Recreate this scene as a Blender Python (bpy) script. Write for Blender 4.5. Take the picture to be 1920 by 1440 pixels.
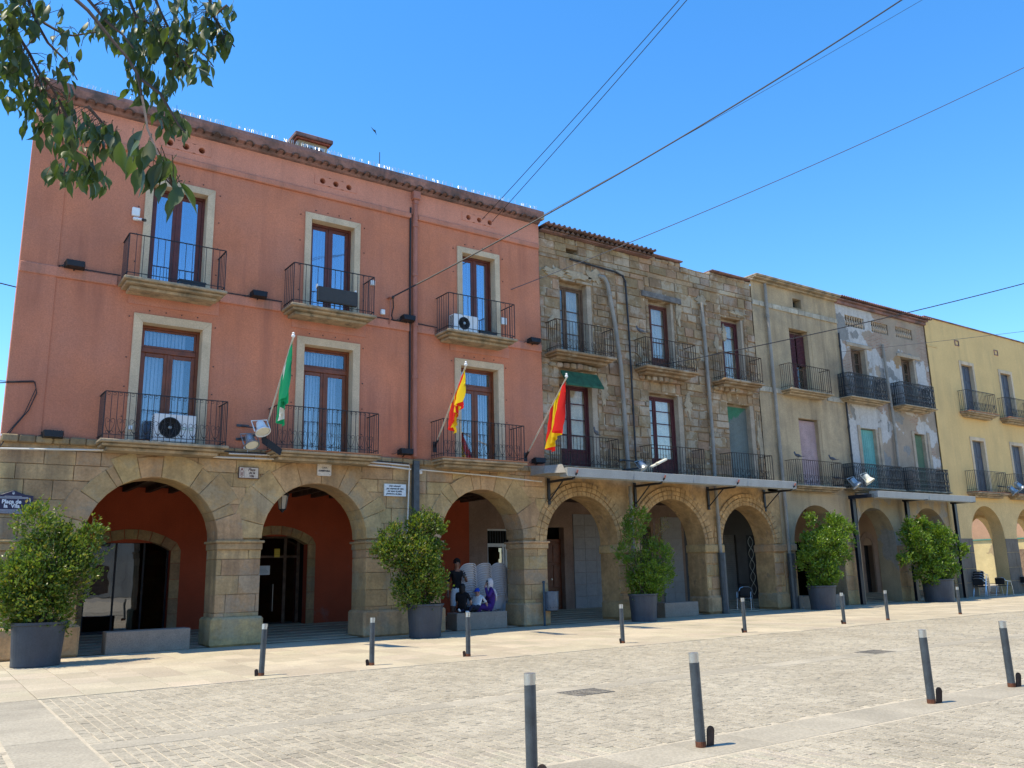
import bpy, bmesh, math, random
from mathutils import Vector, Matrix
random.seed(11)
R = math.radians
PI = math.pi
for o in list(bpy.data.objects): bpy.data.objects.remove(o)
scn = bpy.context.scene
COL = scn.collection

# ------------------------------------------------------------ camera, sky, sun, exposure
cam_d = bpy.data.cameras.new('camera'); cam = bpy.data.objects.new('camera', cam_d); COL.objects.link(cam)
cam_d.sensor_width = 36; cam_d.lens = 29.928; cam_d.clip_end = 2000; cam_d.clip_start = .05
fw = Vector((0.5569505, 0.80255483, 0.2138034)); rt = Vector((0.82395037, -0.56628374, -0.02070041)); up = Vector((-0.10446017, -0.1876925, 0.97665736))
cam.matrix_world = Matrix(((rt.x, up.x, -fw.x, 0), (rt.y, up.y, -fw.y, -20.886), (rt.z, up.z, -fw.z, 1.6), (0, 0, 0, 1)))
scn.camera = cam
SUN_EL, SUN_OFF = 67.0, 11.0           # the sun stands left of the square, a little behind the facades
world = bpy.data.worlds.new('World'); scn.world = world; world.use_nodes = True
wn = world.node_tree.nodes; wl = world.node_tree.links
sky = wn.new('ShaderNodeTexSky'); sky.sky_type = 'NISHITA'; sky.sun_disc = False
sky.sun_elevation = R(SUN_EL); sky.sun_rotation = R(270 + SUN_OFF)
sky.altitude = 200; sky.air_density = 1.0; sky.dust_density = 0.1; sky.ozone_density = 3.0
hs_ = wn.new('ShaderNodeHueSaturation'); hs_.inputs['Saturation'].default_value = 1.3; wl.new(sky.outputs[0], hs_.inputs['Color']); wl.new(hs_.outputs[0], wn['Background'].inputs[0]); wn['Background'].inputs[1].default_value = 0.15
sun_d = bpy.data.lights.new('sun', 'SUN'); sun_d.energy = 3.1; sun_d.angle = R(.53); sun_d.color = (1, .885, .68)
sun = bpy.data.objects.new('sun', sun_d); COL.objects.link(sun)
sd = Vector((-math.cos(R(SUN_EL)) * math.cos(R(SUN_OFF)), math.cos(R(SUN_EL)) * math.sin(R(SUN_OFF)), math.sin(R(SUN_EL))))
sun.rotation_euler = sd.to_track_quat('Z', 'Y').to_euler()
sun.location = (0, 0, 30)
scn.view_settings.view_transform = 'Standard'; scn.view_settings.look = 'None'
scn.view_settings.exposure = 1.05; scn.view_settings.gamma = 1
scn.render.engine = 'CYCLES'
scn.cycles.max_bounces = 8; scn.cycles.diffuse_bounces = 5; scn.cycles.transparent_max_bounces = 12
scn.cycles.sample_clamp_indirect = 6

# ------------------------------------------------------------ mesh builder
class MB:
    def __init__(s): s.v = []; s.f = []; s.m = []; s.cur = 0
    def add(s, vs, fs):
        b = len(s.v); s.v += [tuple(p) for p in vs]
        for f in fs: s.f.append(tuple(b + i for i in f)); s.m.append(s.cur)
    def quad(s, a, b, c, d): s.add([a, b, c, d], [(0, 1, 2, 3)])
    def box(s, x0, x1, y0, y1, z0, z1):
        s.add([(x0,y0,z0),(x1,y0,z0),(x1,y1,z0),(x0,y1,z0),(x0,y0,z1),(x1,y0,z1),(x1,y1,z1),(x0,y1,z1)],
              [(0,3,2,1),(4,5,6,7),(0,1,5,4),(1,2,6,5),(2,3,7,6),(3,0,4,7)])
    def bbox(s, x0, x1, y0, y1, z0, z1, b=.01):
        """box with chamfered edges"""
        b = min(b, (x1-x0)/3, (y1-y0)/3, (z1-z0)/3)
        vs = []
        for z, i in ((z0, b), (z0+b, 0), (z1-b, 0), (z1, b)):
            for x, y in ((x0+i+b*(i==0), y0+i), (x1-i-b*(i==0), y0+i), (x1-i, y0+i+b*(i==0)), (x1-i, y1-i-b*(i==0)),
                         (x1-i-b*(i==0), y1-i), (x0+i+b*(i==0), y1-i), (x0+i, y1-i-b*(i==0)), (x0+i, y0+i+b*(i==0))):
                vs.append((x, y, z))
        fs = [tuple(reversed(range(8))), tuple(range(24, 32))]
        for r in range(3):
            for k in range(8): fs.append((r*8+k, r*8+(k+1)%8, r*8+8+(k+1)%8, r*8+8+k))
        s.add(vs, fs)
    def prism(s, poly, y0, y1, b=.012, back=False):
        """polygon in (x, z) extruded from the front y0 to y1, front edge chamfered"""
        n = len(poly); cx = sum(p[0] for p in poly)/n; cz = sum(p[1] for p in poly)/n
        def ins(p):
            d = math.hypot(p[0]-cx, p[1]-cz) or 1; k = max(.3, 1 - b*1.5/d); return (cx+(p[0]-cx)*k, cz+(p[1]-cz)*k)
        vs = [(ins(p)[0], y0, ins(p)[1]) for p in poly] + [(p[0], y0+b, p[1]) for p in poly] + [(p[0], y1, p[1]) for p in poly]
        fs = [tuple(range(n))]
        for r in range(2):
            for k in range(n): fs.append((r*n+(k+1)%n, r*n+k, r*n+n+k, r*n+n+(k+1)%n))
        if back: fs.append(tuple(range(3*n-1, 2*n-1, -1)))
        s.add(vs, fs)
    def tube(s, pts, r, n=6, cap=True, r1=None):
        pts = [Vector(p) for p in pts]; L = len(pts); vs = []; fs = []
        pu = None
        for i, p in enumerate(pts):
            t = (pts[min(i+1, L-1)] - pts[max(i-1, 0)]).normalized()
            if pu is None: pu = t.orthogonal().normalized()
            u = (pu - t*pu.dot(t)); u = u.normalized() if u.length > 1e-6 else t.orthogonal().normalized(); pu = u
            w = t.cross(u); rr = r if r1 is None else r + (r1-r)*i/max(1, L-1)
            for k in range(n):
                a = 2*PI*k/n; vs.append(p + u*math.cos(a)*rr + w*math.sin(a)*rr)
        for i in range(L-1):
            for k in range(n): fs.append((i*n+k, i*n+(k+1)%n, (i+1)*n+(k+1)%n, (i+1)*n+k))
        if cap: fs.append(tuple(reversed(range(n)))); fs.append(tuple(range((L-1)*n, L*n)))
        s.add(vs, fs)
    def lathe(s, prof, c=(0,0,0), n=16, axis='z', cap=True):
        vs = []; fs = []; L = len(prof)
        for r, h in prof:
            for k in range(n):
                a = 2*PI*k/n; x, y = r*math.cos(a), r*math.sin(a)
                vs.append({'z': (c[0]+x, c[1]+y, c[2]+h), 'y': (c[0]+x, c[1]+h, c[2]+y), 'x': (c[0]+h, c[1]+x, c[2]+y)}[axis])
        for i in range(L-1):
            for k in range(n): fs.append((i*n+k, i*n+(k+1)%n, (i+1)*n+(k+1)%n, (i+1)*n+k))
        if cap: fs.append(tuple(reversed(range(n)))); fs.append(tuple(range((L-1)*n, L*n)))
        s.add(vs, fs)
    def xf(s, M, start=0):
        for i in range(start, len(s.v)): s.v[i] = tuple(M @ Vector(s.v[i]))

ORG = {}
def org(p): return ORG.get(p.name, Vector((0,0,0))) if p else Vector((0,0,0))
def obj(name, mb, mats, parent=None, origin=None, smooth=False, kind=None, label=None, fix=True):
    me = bpy.data.meshes.new(name)
    o0 = org(parent) if origin is None else Vector(origin)
    me.from_pydata([(v[0]-o0.x, v[1]-o0.y, v[2]-o0.z) for v in mb.v], [], mb.f)
    if fix:
        bm = bmesh.new(); bm.from_mesh(me); bmesh.ops.recalc_face_normals(bm, faces=bm.faces); bm.to_mesh(me); bm.free()
    if not isinstance(mats, (list, tuple)): mats = [mats]
    for m in mats: me.materials.append(m)
    if len(mats) > 1: me.polygons.foreach_set('material_index', mb.m)
    if smooth: me.polygons.foreach_set('use_smooth', [True]*len(me.polygons))
    me.update()
    o = bpy.data.objects.new(name, me); COL.objects.link(o)
    if parent: o.parent = parent; ORG[o.name] = o0
    else: o.location = o0; ORG[o.name] = o0
    if kind: o['kind'] = kind
    if label: o['label'] = label
    return o
def thing(name, label, cat, loc=(0,0,0), group=None):
    o = bpy.data.objects.new(name, None); COL.objects.link(o); o.location = loc; o.empty_display_size = .2
    o['label'] = label; o['category'] = cat
    if group: o['group'] = group
    ORG[o.name] = Vector(loc); return o
def tag(o, label, cat, group=None):
    o['label'] = label; o['category'] = cat
    if group: o['group'] = group
    return o
def link_mesh(name, me, parent, loc, rot=(0,0,0), sc=(1,1,1)):
    o = bpy.data.objects.new(name, me); COL.objects.link(o); o.parent = parent
    o.location = Vector(loc) - (org(parent)); o.rotation_euler = rot; o.scale = sc; return o
def dup(root, loc, rotz=0, label=None, group=None):
    def cp(o, par):
        c = o.copy(); COL.objects.link(c)
        if par: c.parent = par
        for ch in o.children: cp(ch, c)
        return c
    r = cp(root, None); r.location = loc; r.rotation_euler = (root.rotation_euler[0], root.rotation_euler[1], rotz)
    if label: r['label'] = label
    if group: r['group'] = group
    return r
def rand(a, b): return random.uniform(a, b)

# ------------------------------------------------------------ materials
def newmat(name):
    m = bpy.data.materials.new(name); m.use_nodes = True
    nt = m.node_tree; b = nt.nodes['Principled BSDF']; return m, nt, b
def c4(c): return (c[0], c[1], c[2], 1)
def N(nt, t, **k):
    n = nt.nodes.new(t)
    for a, v in k.items():
        if isinstance(a, str) and hasattr(n, a): setattr(n, a, v)
    return n
def noise(nt, scale, detail=4, rough=.6, mapsc=None, off=0):
    g = N(nt, 'ShaderNodeNewGeometry'); mp = N(nt, 'ShaderNodeMapping')
    nt.links.new(g.outputs['Position'], mp.inputs[0])
    if mapsc: mp.inputs['Scale'].default_value = mapsc
    mp.inputs['Location'].default_value = (off, off*1.7, off*.3)
    n = N(nt, 'ShaderNodeTexNoise'); n.inputs['Scale'].default_value = scale; n.inputs['Detail'].default_value = detail
    n.inputs['Roughness'].default_value = rough
    nt.links.new(mp.outputs[0], n.inputs['Vector']); return n.outputs['Fac']
def ramp(nt, fac, a, b, lo=0., hi=1.):
    r = N(nt, 'ShaderNodeMapRange'); nt.links.new(fac, r.inputs[0])
    r.inputs[1].default_value = a; r.inputs[2].default_value = b; r.inputs[3].default_value = lo; r.inputs[4].default_value = hi
    return r.outputs[0]
def mixc(nt, fac, a, b, mode='MIX'):
    m = N(nt, 'ShaderNodeMix'); m.data_type = 'RGBA'; m.blend_type = mode
    for sock, v in ((m.inputs[0], fac), (m.inputs[6], a), (m.inputs[7], b)):
        if hasattr(v, 'is_output'): nt.links.new(v, sock)
        elif isinstance(v, (int, float)): sock.default_value = v
        else: sock.default_value = c4(v)
    return m.outputs[2]
def hsv(nt, col, v=None, h=None):
    m = N(nt, 'ShaderNodeHueSaturation')
    nt.links.new(col, m.inputs['Color'])
    if v is not None: nt.links.new(v, m.inputs['Value'])
    if h is not None: nt.links.new(h, m.inputs['Hue'])
    return m.outputs[0]
def bump(nt, b, h, strength, dist=.02):
    n = N(nt, 'ShaderNodeBump'); n.inputs['Strength'].default_value = strength; n.inputs['Distance'].default_value = dist
    nt.links.new(h, n.inputs['Height'])
    nt.links.new(n.outputs[0], b.inputs['Normal'])
MATS = {}
def M(name, col, rough=.85, var=.14, scale=1.5, bmp=.3, bs=25, metal=0, rnd=0, isl=0, streak=0, scol=None, col2=None, c2t=(.5,.62), c2s=1.2, huer=0, spec=.3, fine=.1, spots=0):
    if name in MATS: return MATS[name]
    m, nt, b = newmat(name); MATS[name] = m
    n1 = noise(nt, scale, 6, .62)
    dark = tuple(c*(1-var*1.6) for c in col); lite = tuple(min(1, c*(1+var)) for c in col)
    c = mixc(nt, ramp(nt, n1, .3, .7), dark, lite)
    if col2 is not None: c = mixc(nt, ramp(nt, noise(nt, c2s, 6, .65, off=7.3), *c2t), c, col2)
    if fine:
        c = mixc(nt, 1.0, c, mixc(nt, ramp(nt, noise(nt, bs*1.3, 3, .7, off=3.1), .3, .7), (1-fine*2,)*3, (1+fine,)*3), 'MULTIPLY')
    if streak:
        s = noise(nt, 1, 4, .6, mapsc=(3.2, 3.2, .22), off=2.2)
        s2 = noise(nt, .6, 3, .5, off=9)
        mm = N(nt, 'ShaderNodeMath'); mm.operation = 'MULTIPLY'; nt.links.new(ramp(nt, s, .44, .72), mm.inputs[0]); nt.links.new(ramp(nt, s2, .35, .65, 0, streak), mm.inputs[1])
        c = mixc(nt, mm.outputs[0], c, scol or tuple(x*.35 for x in col))
    if spots:
        c = mixc(nt, ramp(nt, noise(nt, 5, 3, .5, off=11), .70, .74, 0, spots), c, tuple(x*.45 for x in col))
        c = mixc(nt, ramp(nt, noise(nt, .5, 5, .6, off=17), .56, .74, 0, spots*.5), c, tuple(x*.6 for x in col))
    if rnd or isl:
        oi = N(nt, 'ShaderNodeObjectInfo'); g = N(nt, 'ShaderNodeNewGeometry')
        src = oi.outputs['Random'] if rnd else g.outputs['Random Per Island']
        a = rnd or isl
        wn_ = N(nt, 'ShaderNodeTexWhiteNoise'); wn_.noise_dimensions = '1D'; nt.links.new(src, wn_.inputs['W'])
        c = hsv(nt, c, v=ramp(nt, wn_.outputs['Value'], 0, 1, 1-a, 1+a), h=ramp(nt, src, 0, 1, .5-huer, .5+huer) if huer else None)
    nt.links.new(c, b.inputs['Base Color'])
    b.inputs['Roughness'].default_value = rough; b.inputs['Metallic'].default_value = metal
    b.inputs['Specular IOR Level'].default_value = spec
    if bmp: bump(nt, b, noise(nt, bs, 5, .65, off=5), bmp, .015)
    return m
def P(name, col, rough=.5, metal=0, spec=.5, alpha=None):
    return M(name, col, rough, .06, 3, .05, 30, metal, fine=.03, spec=spec)
def peel(name, base, layers, rough=.9, streak=.5, bmp=.5, brick=None):
    """old render: patches of different coats where the top one has fallen"""
    m, nt, b = newmat(name); MATS[name] = m
    c = mixc(nt, ramp(nt, noise(nt, 1.3, 6), .3, .7), tuple(x*.82 for x in base), tuple(min(1, x*1.15) for x in base))
    for i, (col, sc, t, off) in enumerate(layers):
        if col == 'brick':
            g = N(nt, 'ShaderNodeNewGeometry'); sp = N(nt, 'ShaderNodeSeparateXYZ'); cb = N(nt, 'ShaderNodeCombineXYZ')
            nt.links.new(g.outputs['Position'], sp.inputs[0]); nt.links.new(sp.outputs[0], cb.inputs[0]); nt.links.new(sp.outputs[2], cb.inputs[1])
            br = N(nt, 'ShaderNodeTexBrick'); nt.links.new(cb.outputs[0], br.inputs['Vector'])
            br.inputs['Color1'].default_value = (.30, .17, .11, 1); br.inputs['Color2'].default_value = (.40, .26, .18, 1); br.inputs['Mortar'].default_value = (.34, .30, .24, 1)
            br.inputs['Scale'].default_value = 1; br.inputs['Brick Width'].default_value = .29; br.inputs['Row Height'].default_value = .072; br.inputs['Mortar Size'].default_value = .014
            lc = br.outputs['Color']
        else: lc = mixc(nt, ramp(nt, noise(nt, 9, 4), .3, .7), tuple(x*.85 for x in col), tuple(min(1, x*1.1) for x in col))
        c = mixc(nt, ramp(nt, noise(nt, sc, 7, .55, off=off), t, t+.012), c, lc)
    s = noise(nt, 1, 4, .6, mapsc=(2.5, 2.5, .25), off=4)
    c = mixc(nt, ramp(nt, s, .5, .8, 0, streak), c, (.13, .105, .075))
    c = mixc(nt, 1.0, c, mixc(nt, ramp(nt, noise(nt, 40, 3), .3, .7), (.82,)*3, (1.08,)*3), 'MULTIPLY')
    nt.links.new(c, b.inputs['Base Color']); b.inputs['Roughness'].default_value = rough
    bump(nt, b, noise(nt, 12, 7, .7), bmp, .03)
    return m
def glass_mat(name, tint=(.75,.85,.95), fac=.3, rough=.02, fmax=1.):
    m, nt, b = newmat(name); nt.nodes.remove(b)
    out = [n for n in nt.nodes if n.type == 'OUTPUT_MATERIAL'][0]
    t = N(nt, 'ShaderNodeBsdfTransparent'); t.inputs[0].default_value = c4(tint)
    g = N(nt, 'ShaderNodeBsdfGlossy'); g.inputs['Roughness'].default_value = rough; g.inputs['Color'].default_value = (.95, .97, 1, 1)
    fr = N(nt, 'ShaderNodeFresnel'); fr.inputs[0].default_value = 1.5
    bp = N(nt, 'ShaderNodeBump'); bp.inputs['Strength'].default_value = .06; bp.inputs['Distance'].default_value = .02
    nt.links.new(noise(nt, 1.4, 2), bp.inputs['Height']); nt.links.new(bp.outputs[0], g.inputs['Normal'])
    mx = N(nt, 'ShaderNodeMixShader'); nt.links.new(ramp(nt, fr.outputs[0], 0, 1, fac, fmax), mx.inputs[0])
    nt.links.new(t.outputs[0], mx.inputs[1]); nt.links.new(g.outputs[0], mx.inputs[2]); nt.links.new(mx.outputs[0], out.inputs[0])
    return m
def leaf_mat(name, cols, trans=.35, rough=.35):
    m, nt, b = newmat(name)
    g = N(nt, 'ShaderNodeNewGeometry'); oi = N(nt, 'ShaderNodeObjectInfo')
    ad = N(nt, 'ShaderNodeMath'); ad.operation = 'ADD'; nt.links.new(g.outputs['Random Per Island'], ad.inputs[0]); nt.links.new(oi.outputs['Random'], ad.inputs[1])
    fr = N(nt, 'ShaderNodeMath'); fr.operation = 'FRACT'; nt.links.new(ad.outputs[0], fr.inputs[0])
    cr = N(nt, 'ShaderNodeValToRGB'); nt.links.new(fr.outputs[0], cr.inputs[0])
    e = cr.color_ramp.elements; e[0].color = c4(cols[0]); e[0].position = 0; e[1].color = c4(cols[-1]); e[1].position = 1
    for i, c in enumerate(cols[1:-1]): x = e.new((i+1)/(len(cols)-1)); x.color = c4(c)
    nt.links.new(cr.outputs[0], b.inputs['Base Color']); b.inputs['Roughness'].default_value = rough; b.inputs['Specular IOR Level'].default_value = .5
    t = N(nt, 'ShaderNodeBsdfTranslucent'); nt.links.new(mixc(nt, .5, cr.outputs[0], (.25, .38, .02)), t.inputs[0])
    mx = N(nt, 'ShaderNodeMixShader'); mx.inputs[0].default_value = trans
    out = [n for n in nt.nodes if n.type == 'OUTPUT_MATERIAL'][0]
    nt.links.new(b.outputs[0], mx.inputs[1]); nt.links.new(t.outputs[0], mx.inputs[2]); nt.links.new(mx.outputs[0], out.inputs[0])
    return m
def cloth_mat(name, col):
    m, nt, b = newmat(name); b.inputs['Base Color'].default_value = c4(col); b.inputs['Roughness'].default_value = .8
    t = N(nt, 'ShaderNodeBsdfTranslucent'); t.inputs[0].default_value = c4(col)
    mx = N(nt, 'ShaderNodeMixShader'); mx.inputs[0].default_value = .45
    out = [n for n in nt.nodes if n.type == 'OUTPUT_MATERIAL'][0]
    nt.links.new(b.outputs[0], mx.inputs[1]); nt.links.new(t.outputs[0], mx.inputs[2]); nt.links.new(mx.outputs[0], out.inputs[0])
    return m
# colours are those of the things themselves
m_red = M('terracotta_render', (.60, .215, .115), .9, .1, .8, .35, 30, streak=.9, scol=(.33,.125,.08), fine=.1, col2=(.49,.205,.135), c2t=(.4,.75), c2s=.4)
m_redlite = M('terracotta_render_pale', (.64, .27, .18), .9, .08, .8, .3, 30, streak=.4, scol=(.32,.15,.11))
m_redstain = M('terracotta_band', (.56, .23, .15), .9, .1, 1, .3, 30, streak=.8, scol=(.2,.12,.09))
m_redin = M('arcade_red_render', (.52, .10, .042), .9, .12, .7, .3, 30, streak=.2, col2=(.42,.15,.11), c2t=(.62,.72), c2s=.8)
m_stone = M('sandstone', (.51, .335, .165), .92, .2, 1.8, .9, 14, rnd=.13, huer=.012, streak=.7, scol=(.14,.10,.065), col2=(.42,.315,.19), c2t=(.52,.6), c2s=1.1)
m_mortar = M('old_mortar', (.43, .285, .15), .95, .15, 3, .8, 20)
m_bstone = M('rough_sandstone', (.335, .225, .13), .95, .2, 1.4, 1.0, 10, rnd=.2, huer=.012, streak=.6, scol=(.10,.075,.05), col2=(.40,.32,.23), c2t=(.50,.58), c2s=1.5)
m_bstone2 = M('rough_sandstone_small', (.335, .225, .13), .95, .2, 1.4, 1.0, 10, isl=.2, streak=.6, scol=(.10,.075,.05), col2=(.40,.32,.23), c2t=(.50,.58), c2s=1.5)
m_bmortar = M('crumbling_mortar', (.32, .215, .12), .95, .2, 2.4, 1.0, 12, col2=(.50,.42,.31), c2t=(.56,.6), c2s=1.6)
m_ochre = M('ochre_arch_plaster', (.50, .32, .15), .95, .26, 1.8, 1.2, 6, streak=.4, scol=(.16,.11,.06), col2=(.34,.23,.13), c2t=(.58,.64), c2s=2.6)
m_trim = M('window_surround_stone', (.62, .48, .32), .85, .1, 2, .2, 30, rnd=.06, streak=.5, scol=(.16,.15,.12))
m_slab = M('balcony_slab_stone', (.43, .33, .215), .9, .2, 2.5, .5, 20, streak=.9, scol=(.09,.08,.06), col2=(.2,.17,.12), c2t=(.5,.66), c2s=3)
m_wood = M('varnished_wood', (.20, .055, .018), .4, .2, 6, .1, 30, spec=.5)
m_wood2 = M('red_painted_wood', (.13, .03, .02), .45, .2, 6, .1, 30, spec=.5)
m_oldwood = M('weathered_wood', (.16, .10, .065), .8, .3, 5, .4, 30)
m_maroon = M('maroon_wood', (.10, .028, .03), .7, .2, 5, .3, 30)
m_iron = M('black_iron', (.022, .022, .026), .5, .2, 8, .2, 40, spec=.4)
m_rust = M('rusty_iron', (.05, .035, .03), .8, .4, 8, .4, 30, col2=(.14,.06,.03), c2t=(.55,.7), c2s=5)
m_greymetal = M('grey_painted_steel', (.055, .068, .078), .42, .25, 7, .05, 40, spec=.5)
m_silver = P('brushed_steel', (.5, .5, .48), .35, .8)
m_white = P('white_enamel', (.78, .79, .78), .35)
m_plast = M('white_plastic', (.60, .60, .61), .45, .04, 3, 0, 30, fine=0)
m_black = P('black_plastic', (.02, .02, .022), .45)
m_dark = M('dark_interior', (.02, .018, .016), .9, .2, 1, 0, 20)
m_glass = glass_mat('window_glass', (.6,.72,.9), .34)
m_glassd = glass_mat('shop_glass', (.30,.32,.35), .13, .01)
m_glasslow = glass_mat('lower_window_glass', (.80,.86,.92), .1, .02, .8)
m_blindlow = None
m_glassold = glass_mat('dusty_glass', (.92,.90,.86), .0, .08, .3)
m_blind2 = M('pale_blind', (.74, .76, .76), .8, .05, 2, 0, 20)
m_blind = M('vertical_blind', (.42, .48, .55), .8, .05, 2, 0, 20)
m_curt = M('dusty_curtain', (.78, .75, .68), .9, .15, 3, .2, 20)
m_conc = M('cement', (.42, .34, .25), .9, .18, 2, .4, 20, streak=.4)
m_pipe = M('grey_pipe', (.30, .275, .235), .6, .15, 2, .1, 30, streak=.4)
m_granite = M('granite', (.34, .27, .21), .75, .08, 4, .1, 60, fine=.25)
m_pot = M('grey_planter_plastic', (.055, .062, .075), .5, .12, 3, .05, 30, streak=.4, scol=(.14,.14,.15))
m_soil = M('soil', (.05, .035, .022), 1, .3, 6, .8, 20)
m_bark = M('bark', (.10, .075, .055), .9, .25, 8, .8, 20)
m_tile = M('old_roof_tile', (.14, .09, .07), .9, .25, 4, .5, 20, rnd=.2, streak=.5, scol=(.07,.06,.06))
m_eave = M('sooty_eave', (.30, .17, .15), .95, .28, 1.2, .5, 14, streak=.9, scol=(.07,.06,.065), col2=(.10,.08,.08), c2t=(.48,.68), c2s=1.4)
m_cable = P('black_cable', (.015, .015, .018), .6)
m_wcond = P('white_conduit', (.66, .62, .54), .5)
m_bulb = P('lamp_glass', (.7, .7, .62), .15)
# ============================================================ shared building code
ARC_D = .85          # depth of the arcade piers
BACK = 4.45          # back wall of the arcade
CAMP = Vector((0, -20.886, 1.6))
def wall_grid(mb, x0, x1, z0, z1, y, holes, depth=.4, axis=0):
    xs = sorted(set([x0, x1] + [h[0] for h in holes] + [h[1] for h in holes])); zs = sorted(set([z0, z1] + [h[2] for h in holes] + [h[3] for h in holes]))
    xs = [x for x in xs if x0 <= x <= x1]; zs = [z for z in zs if z0 <= z <= z1]
    for a, b in zip(xs, xs[1:]):
        for c, d in zip(zs, zs[1:]):
            mx, mz = (a+b)/2, (c+d)/2
            if any(h[0] < mx < h[1] and h[2] < mz < h[3] for h in holes): continue
            mb.quad((a,y,c),(b,y,c),(b,y,d),(a,y,d))
    for h in holes:
        a, b, c, d = h[:4]; e = y+depth
        mb.quad((a,y,c),(a,y,d),(a,e,d),(a,e,c)); mb.quad((b,y,c),(b,e,c),(b,e,d),(b,y,d))
        mb.quad((a,y,d),(b,y,d),(b,e,d),(a,e,d)); mb.quad((a,y,c),(a,e,c),(b,e,c),(b,y,c))
def arcade(mb, x0, x1, ztop, arches, y0=0, depth=ARC_D, seg=28, zb=0):
    """arches: (xc, r, spring z). front, back and soffits of an arcade wall"""
    arches = sorted(arches)
    def face(y):
        edges = [x0]
        for xc, r, zs in arches: edges += [xc-r, xc+r]
        edges.append(x1)
        for i in range(0, len(edges), 2):
            if edges[i+1]-edges[i] > .001: mb.quad((edges[i],y,zb),(edges[i+1],y,zb),(edges[i+1],y,ztop),(edges[i],y,ztop))
        for xc, r, zs in arches:
            for k in range(seg):
                a, b = PI-PI*k/seg, PI-PI*(k+1)/seg
                p, q = (xc+r*math.cos(a), zs+r*math.sin(a)), (xc+r*math.cos(b), zs+r*math.sin(b))
                mb.quad((p[0],y,p[1]),(q[0],y,q[1]),(q[0],y,ztop),(p[0],y,ztop))
    face(y0); face(y0+depth)
    for xc, r, zs in arches:
        pts = [(xc-r, zb)] + [(xc+r*math.cos(PI-PI*k/seg), zs+r*math.sin(PI-PI*k/seg)) for k in range(seg+1)] + [(xc+r, zb)]
        for p, q in zip(pts, pts[1:]): mb.quad((p[0],y0,p[1]),(q[0],y0,q[1]),(q[0],y0+depth,q[1]),(p[0],y0+depth,p[1]))
    mb.quad((x0,y0,zb),(x0,y0,ztop),(x0,y0+depth,ztop),(x0,y0+depth,zb)); mb.quad((x1,y0,zb),(x1,y0,ztop),(x1,y0+depth,ztop),(x1,y0+depth,zb))
def clip(poly, nx, nz, d):
    """keep the part where nx*x+nz*z >= d"""
    out = []
    for i in range(len(poly)):
        p, q = poly[i], poly[(i+1) % len(poly)]
        a, b = nx*p[0]+nz*p[1]-d, nx*q[0]+nz*q[1]-d
        if a >= 0: out.append(p)
        if (a >= 0) != (b >= 0): t = a/(a-b); out.append((p[0]+(q[0]-p[0])*t, p[1]+(q[1]-p[1])*t))
    return out
def area(poly): return abs(sum(p[0]*q[1]-q[0]*p[1] for p, q in zip(poly, poly[1:]+poly[:1])))/2
def masonry(parent, x0, x1, zlist, lens, holes=(), arches=(), yf=0., proud=.02, back=.12, deep_below=None, mat=None, mat2=None, limit=300, gap=.004, jit=.012, name='stone', bev=.014, used=0, wob=0):
    """courses of squared blocks, each one its own part"""
    blocks = []
    for z0, z1 in zip(zlist, zlist[1:]):
        x = x0; first = True
        while x < x1 - .02:
            L = rand(*lens)*(.5 if first and rand(0,1) < .5 else 1); first = False
            xe = min(x1, x+L)
            if x1-xe < lens[0]*.45: xe = x1
            segs = [(x, xe)]
            cuts = [(h[0], h[1]) for h in holes if h[3] > z0+.05 and h[2] < z1-.05]
            cuts += [(xc-r, xc+r) for xc, r, zs, Ro in arches if zs >= (z0+z1)/2]
            for a, b in cuts:
                ns = []
                for s, e in segs:
                    if b <= s or a >= e: ns.append((s, e)); continue
                    if a-s > .07: ns.append((s, a))
                    if e-b > .07: ns.append((b, e))
                segs = ns
            for s, e in segs:
                w = wob
                poly = [(s+gap+rand(0,w), z0+gap+rand(0,w)), (e-gap-rand(0,w), z0+gap+rand(0,w)), (e-gap-rand(0,w), z1-gap-rand(0,w)), (s+gap+rand(0,w), z1-gap-rand(0,w))]
                for xc, r, zs, Ro in arches:
                    if zs < (z0+z1)/2 and poly:
                        mx, mz = sum(p[0] for p in poly)/len(poly), sum(p[1] for p in poly)/len(poly)
                        # nearest corner towards the arch decides the cut
                        nx, nz = mx-xc, mz-zs; d = math.hypot(nx, nz) or 1; nx /= d; nz /= d
                        poly = clip(poly, nx, nz, nx*xc+nz*zs+Ro+gap)
                        if len(poly) < 3: poly = []
                if poly and area(poly) > .006:
                    deep = deep_below is not None and z1 <= deep_below+.01
                    blocks.append((poly, deep))
            x = xe
    return blocks
def voussoirs(xc, r, zs, Ro, n, jit=.38, Rj=.16):
    out = []; an = [PI*i/n for i in range(n+1)]
    an = [a + (rand(-jit, jit)*PI/n if 0 < i < n else 0) for i, a in enumerate(an)]
    for a, b in zip(an, an[1:]):
        g = .004/r; a2, b2 = a+g, b-g; ro = Ro+rand(-Rj, Rj)
        inner = [(xc+r*math.cos(t), zs+r*math.sin(t)) for t in (b2, (a2+b2)/2, a2)]
        outer = [(xc+ro*math.cos(t), zs+ro*math.sin(t)) for t in (a2, (a2+b2)/2, b2)]
        out.append((inner+outer, True))
    return out
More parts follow.
